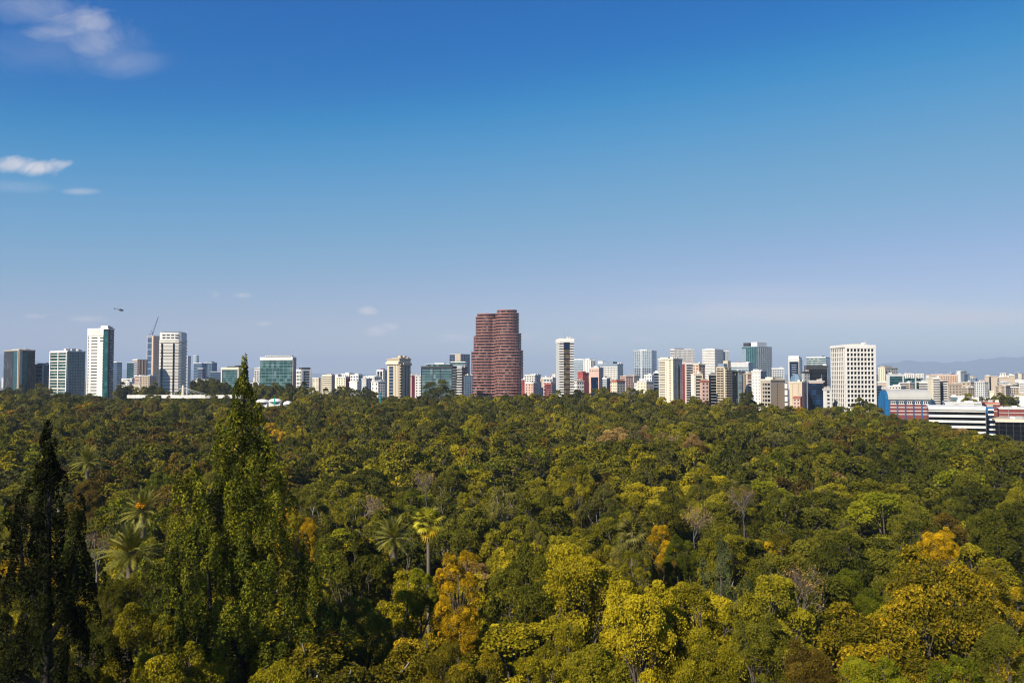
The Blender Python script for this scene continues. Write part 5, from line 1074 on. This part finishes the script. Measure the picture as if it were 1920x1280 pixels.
# --- the forest canopy
LINE = [(-60, 726), (0, 724), (60, 727), (160, 733), (215, 742), (245, 744), (340, 743), (440, 745), (470, 748), (530, 757), (570, 736), (640, 736), (700, 738), (760, 738), (800, 738), (900, 737), (1000, 735), (1060, 736), (1100, 727), (1200, 725), (1240, 732), (1330, 738), (1400, 744), (1470, 758), (1540, 755), (1600, 750), (1660, 764), (1700, 772), (1740, 782), (1800, 800), (1850, 806), (1900, 822), (1980, 830)]
EDGE = [(-60, 820), (160, 770), (240, 720), (450, 720), (520, 625), (570, 760), (760, 690), (800, 770), (1060, 790), (1230, 640), (1350, 610), (1440, 580), (1560, 560), (1650, 500), (1740, 455), (1980, 430)]
LX = [p[0] for p in LINE]; LY = [p[1] for p in LINE]; EX = [p[0] for p in EDGE]; EY = [p[1] for p in EDGE]
def px_of(x, y): return 960 + F * (x / y) * (math.cos(PITCH))
def choose_species(rnd, px, D):
    w = {'amber': .35, 'olive': 6, 'dark': 3.0, 'lime': 2.0, 'bronze': .8, 'gold': .1, 'grey': 1.4, 'bright': .6, 'dry': .05, 'bare': .07}
    if D < 120: w.update(lime=8, olive=3.2, dark=1.6, bronze=.2, gold=.3, amber=2, dry=0, bare=0)
    if px < 560 and 150 < D < 420: w.update(bronze=4.5, dark=3, lime=.5, dry=.3)
    if px > 1330 and 110 < D < 320: w.update(dark=10, lime=.4, bronze=.6, olive=4)
    if D > 330: w.update(grey=2.4, bronze=1.4, lime=1.7, dark=4, dry=.12)
    return rnd.choices(list(w), list(w.values()))[0]
rnd = random.Random(2024)
cand = []
y = 58.0
while y < 840:
    step = 7.6 + y * .004
    x = -(.63 * y + 14)
    while x < .63 * y + 14:
        cand.append((x + rnd.uniform(-.45, .45) * step, y + rnd.uniform(-.45, .45) * step)); x += step
    y += step * .9
cand.sort(key=lambda c: math.hypot(*c))
individual = []; far = []
MARKS = []          # (x, y, short name) of the trees one can find by their own look
import re
for o in list(COL.objects):
    if o.get('category') in ('tree', 'palm tree'):
        sh = re.split(r' (?:below|right|left|beside|above|with|between|before|behind|by|among|at|in|peeking|over|around|standing|low|under|just|half|rising|far) ?', o['label'])[0]
        MARKS.append((o.location.x, o.location.y, sh))
for (x, y) in cand:
    D = y; px = px_of(x, y)
    if D > np.interp(px, EX, EY) + rnd.uniform(-20, 10): continue
    sp = choose_species(rnd, px, D); R = (rnd.uniform(4.2, 8.2) if rnd.random() < .75 else rnd.uniform(3.2, 4.5)) * (1.08 if D > 200 else 1)
    if not free(x, y, R, .50 if D < 140 else .46): continue
    if not off_buildings(x, y, R): continue
    g = ground_z(x, y); H = rnd.uniform(14, 22.5)
    if D > 250: H = rnd.uniform(16, 24 + 5 * smooth(350, 600, D))
    ly = float(np.interp(px, LX, LY)) + rnd.uniform(0, 9)
    # below the sight lines to the palms, the bridge and the tall conifer's flanks
    limit = top_z(px, ly, D) - g
    if D < 140: limit = min(limit, top_z(px, 880 + (140 - D) * 3.4, D) - g)
    for (qx, qy, qD, qw) in ((268, 985, 112, 60), (245, 1062, 84, 70), (164, 888, 175, 45), (738, 1035, 98, 50), (803, 1048, 88, 34), (852, 1060, 82, 40), (1352, 1060, 94, 40), (1755, 1010, 90, 40), (1240, 800, 335, 110)):
        if D < qD and abs(px - qx) < qw + .6 * R * F / D: limit = min(limit, top_z(px, qy + 14, D) - g)
    if limit < 6: continue
    H = min(H, limit) * (1 if H < limit else rnd.uniform(.97, 1))
    if H < 11: R = min(R, H * .36)
    TREES.append((x, y, R))
    (individual if len(individual) < 262 and abs(x) < .60 * y + 6 else far).append((x, y, H, R, sp, D))
for i, (x, y, H, R, sp, D) in enumerate(individual):
    nm, lb, gr = LBL[sp]
    lb0 = lb.split(' in the park')[0].split(' standing')[0]
    mk = min(MARKS, key=lambda q: math.hypot(q[0] - x, q[1] - y)); dist = math.hypot(mk[0] - x, mk[1] - y)
    size = 'tall ' if H > 19.5 else 'low ' if H < 14.5 else ''
    lb = ' '.join(('%s%s %s the %s' % (size, lb0, 'touching' if dist < 9 else 'beside' if dist < 17 else 'near' if dist < 30 else 'beyond', mk[2])).split()[:16])
    if sp == 'bare': place_tree(sp, nm, lb, gr, x, y, H, R, BARE[i % 3], None, rnd.uniform(0, 6.28), H0=18.)
    else:
        geo = GEO['near' if D < 105 else 'mid'][rnd.randrange(5)]
        place_tree(sp, nm, lb, gr, x, y, H, R, geo, SPECIES[sp], rnd.uniform(0, 6.28), PALEBARK if (sp == 'grey' or rnd.random() < .06) else None)
# low evergreen shrubs fill the gaps under the nearest crowns
rs = random.Random(31); ns = 0
for i in range(2600):
    y = rs.uniform(56, 150); x = rs.uniform(-.6, .6) * y; R = rs.uniform(2.2, 3.6); H = rs.uniform(5, 9.5); px = px_of(x, y)
    if ns >= 90 or not free(x, y, R, .50): continue
    TREES.append((x, y, R)); ns += 1
    mk = min(MARKS, key=lambda q: math.hypot(q[0] - x, q[1] - y)); sp = rs.choice(['dark', 'dark', 'olive', 'bright', 'grey'])
    place_tree(sp, 'understory_shrub', '%s understory shrub filling the gap near the %s' % ({'dark': 'dark green', 'olive': 'olive', 'bright': 'bright green', 'grey': 'grey green'}[sp], ' '.join(mk[2].split()[:6])), 'understory shrubs', x, y, H, R, GEO['mid'][i % 5], SPECIES[sp], rs.uniform(0, 6))
# trees behind the bridge and between the first buildings
rnd = random.Random(77)
for (x0, x1, ty0, ty1, D0, D1, n) in ((214, 300, 714, 728, 770, 800, 14), (300, 345, 722, 732, 775, 790, 6), (345, 415, 704, 722, 775, 830, 18), (415, 490, 712, 728, 770, 800, 14), (480, 570, 714, 736, 700, 760, 22), (585, 700, 722, 735, 760, 820, 16), (0, 100, 716, 728, 815, 840, 10), (1040, 1240, 722, 732, 640, 700, 18), (1395, 1470, 720, 745, 570, 590, 9), (1640, 1660, 752, 762, 515, 530, 3), (1780, 1900, 735, 750, 650, 700, 14), (1835, 1900, 752, 762, 520, 540, 6), (1830, 1850, 722, 730, 900, 950, 6), (1870, 1925, 728, 738, 860, 900, 8)):
    for i in range(n):
        D = rnd.uniform(D0, D1); px = rnd.uniform(x0, x1); p = at(px, rnd.uniform(ty0, ty1), D); g = ground_z(p.x, D); H = p.z - g
        if H < 5: continue
        R = min(rnd.uniform(4.5, 7.5), H * .45)
        if not off_buildings(p.x, D, R * .5): continue
        far.append((p.x, D, H, R, rnd.choice(['dark', 'dark', 'grey', 'olive', 'dark']), D))

# far forest: one uncountable mass, instanced on points
def far_forest():
    src = bpy.data.collections.new('far_tree_sources'); kinds = []
    geos = []
    for s in range(3):
        c, t_ = broadleaf(400 + s, 6500, .34, .215, nlobe=(9, 11, 15)[s], per=8, dome=s < 2)
        geos.append((c, t_))
    cb, tb = bare_tree(410, nleaf=900, depth=4); 
    names = list(SPECIES) + ['bare']
    index = {}; k = 0
    for si, sp in enumerate(names):
        for gi in range(3):
            if sp == 'bare': c, t_ = cb, tb
            else: c, t_ = geos[gi]
            V = np.concatenate([c[0], t_[0]]); Q = np.concatenate([c[1], t_[1] + len(c[0])]); tint = np.concatenate([c[2], np.full(len(t_[0]), .3)])
            me = mesh_np('far_tree', V, Q, tint=tint)
            me.materials.append(SPECIES['dry'] if sp == 'bare' else SPECIES[sp]); me.materials.append(TWIG if sp == 'bare' else BARK)
            mi = np.zeros(len(Q), dtype=np.int32); mi[len(c[1]):] = 1; me.polygons.foreach_set('material_index', mi)
            o = bpy.data.objects.new('far_tree_%02d' % k, me); src.objects.link(o); index[(sp, gi)] = k; k += 1
    P = []; S = []; Rz = []; K = []
    r2 = random.Random(5)
    for (x, y, H, R, sp, D) in far:
        h0 = 18. if sp == 'bare' else 20.; sc, off = fit(H, R, h0)
        P.append((x, y, ground_z(x, y) - .2 + off)); S.append(sc); Rz.append(r2.uniform(0, 6.28)); K.append(index[(sp, r2.randrange(3))])
    me = bpy.data.meshes.new('forest'); me.from_pydata(P, [], [])
    a = me.attributes.new('tree_scale', 'FLOAT_VECTOR', 'POINT'); a.data.foreach_set('vector', np.array(S, dtype=np.float32).ravel())
    a = me.attributes.new('tree_turn', 'FLOAT', 'POINT'); a.data.foreach_set('value', np.array(Rz, dtype=np.float32))
    a = me.attributes.new('tree_kind', 'INT', 'POINT'); a.data.foreach_set('value', np.array(K, dtype=np.int32))
    o = obj('forest', me); tag(o, 'distant mixed forest canopy stretching to the city edge', 'forest', kind='stuff')
    ng = bpy.data.node_groups.new('forest_scatter', 'GeometryNodeTree')
    ng.interface.new_socket('Geometry', in_out='INPUT', socket_type='NodeSocketGeometry'); ng.interface.new_socket('Geometry', in_out='OUTPUT', socket_type='NodeSocketGeometry')
    N = ng.nodes; L = ng.links
    gi = N.new('NodeGroupInput'); go = N.new('NodeGroupOutput'); ci = N.new('GeometryNodeCollectionInfo'); ci.inputs['Collection'].default_value = src
    ci.inputs['Separate Children'].default_value = True; ci.inputs['Reset Children'].default_value = True
    ip = N.new('GeometryNodeInstanceOnPoints'); ip.inputs['Pick Instance'].default_value = True
    def attr(n, t):
        q = N.new('GeometryNodeInputNamedAttribute'); q.data_type = t; q.inputs['Name'].default_value = n
        return next(s for s in q.outputs if s.enabled and s.name == 'Attribute')
    cx = N.new('ShaderNodeCombineXYZ'); L.new(attr('tree_turn', 'FLOAT'), cx.inputs[2])
    L.new(gi.outputs[0], ip.inputs['Points']); L.new(ci.outputs[0], ip.inputs['Instance']); L.new(attr('tree_kind', 'INT'), ip.inputs['Instance Index'])
    L.new(cx.outputs[0], ip.inputs['Rotation']); L.new(attr('tree_scale', 'FLOAT_VECTOR'), ip.inputs['Scale']); L.new(ip.outputs[0], go.inputs[0])
    md = o.modifiers.new('scatter', 'NODES'); md.node_group = ng
far_forest()
print('TREES individual', len(individual), 'far', len(far), 'buildings', len(FOOT))

# ------------------------------------------------------------------ haze
def haze():
    m = bpy.data.materials.new('haze_air'); m.use_nodes = True; t = NT(m.node_tree); t.n.clear()
    v = t.add('ShaderNodeVolumePrincipled'); v.inputs['Color'].default_value = (.64, .79, 1.0, 1); v.inputs['Density'].default_value = 7e-5; v.inputs['Anisotropy'].default_value = 0.0
    out = t.add('ShaderNodeOutputMaterial'); t.link(v.outputs[0], out.inputs['Volume'])
    R = 31500
    o = obj('haze', boxes_mesh('haze', [(-R, R, -R, R, -2, 740)], m)); o['kind'] = 'stuff'; o['label'] = 'pale blue haze in the air over the city'
haze()
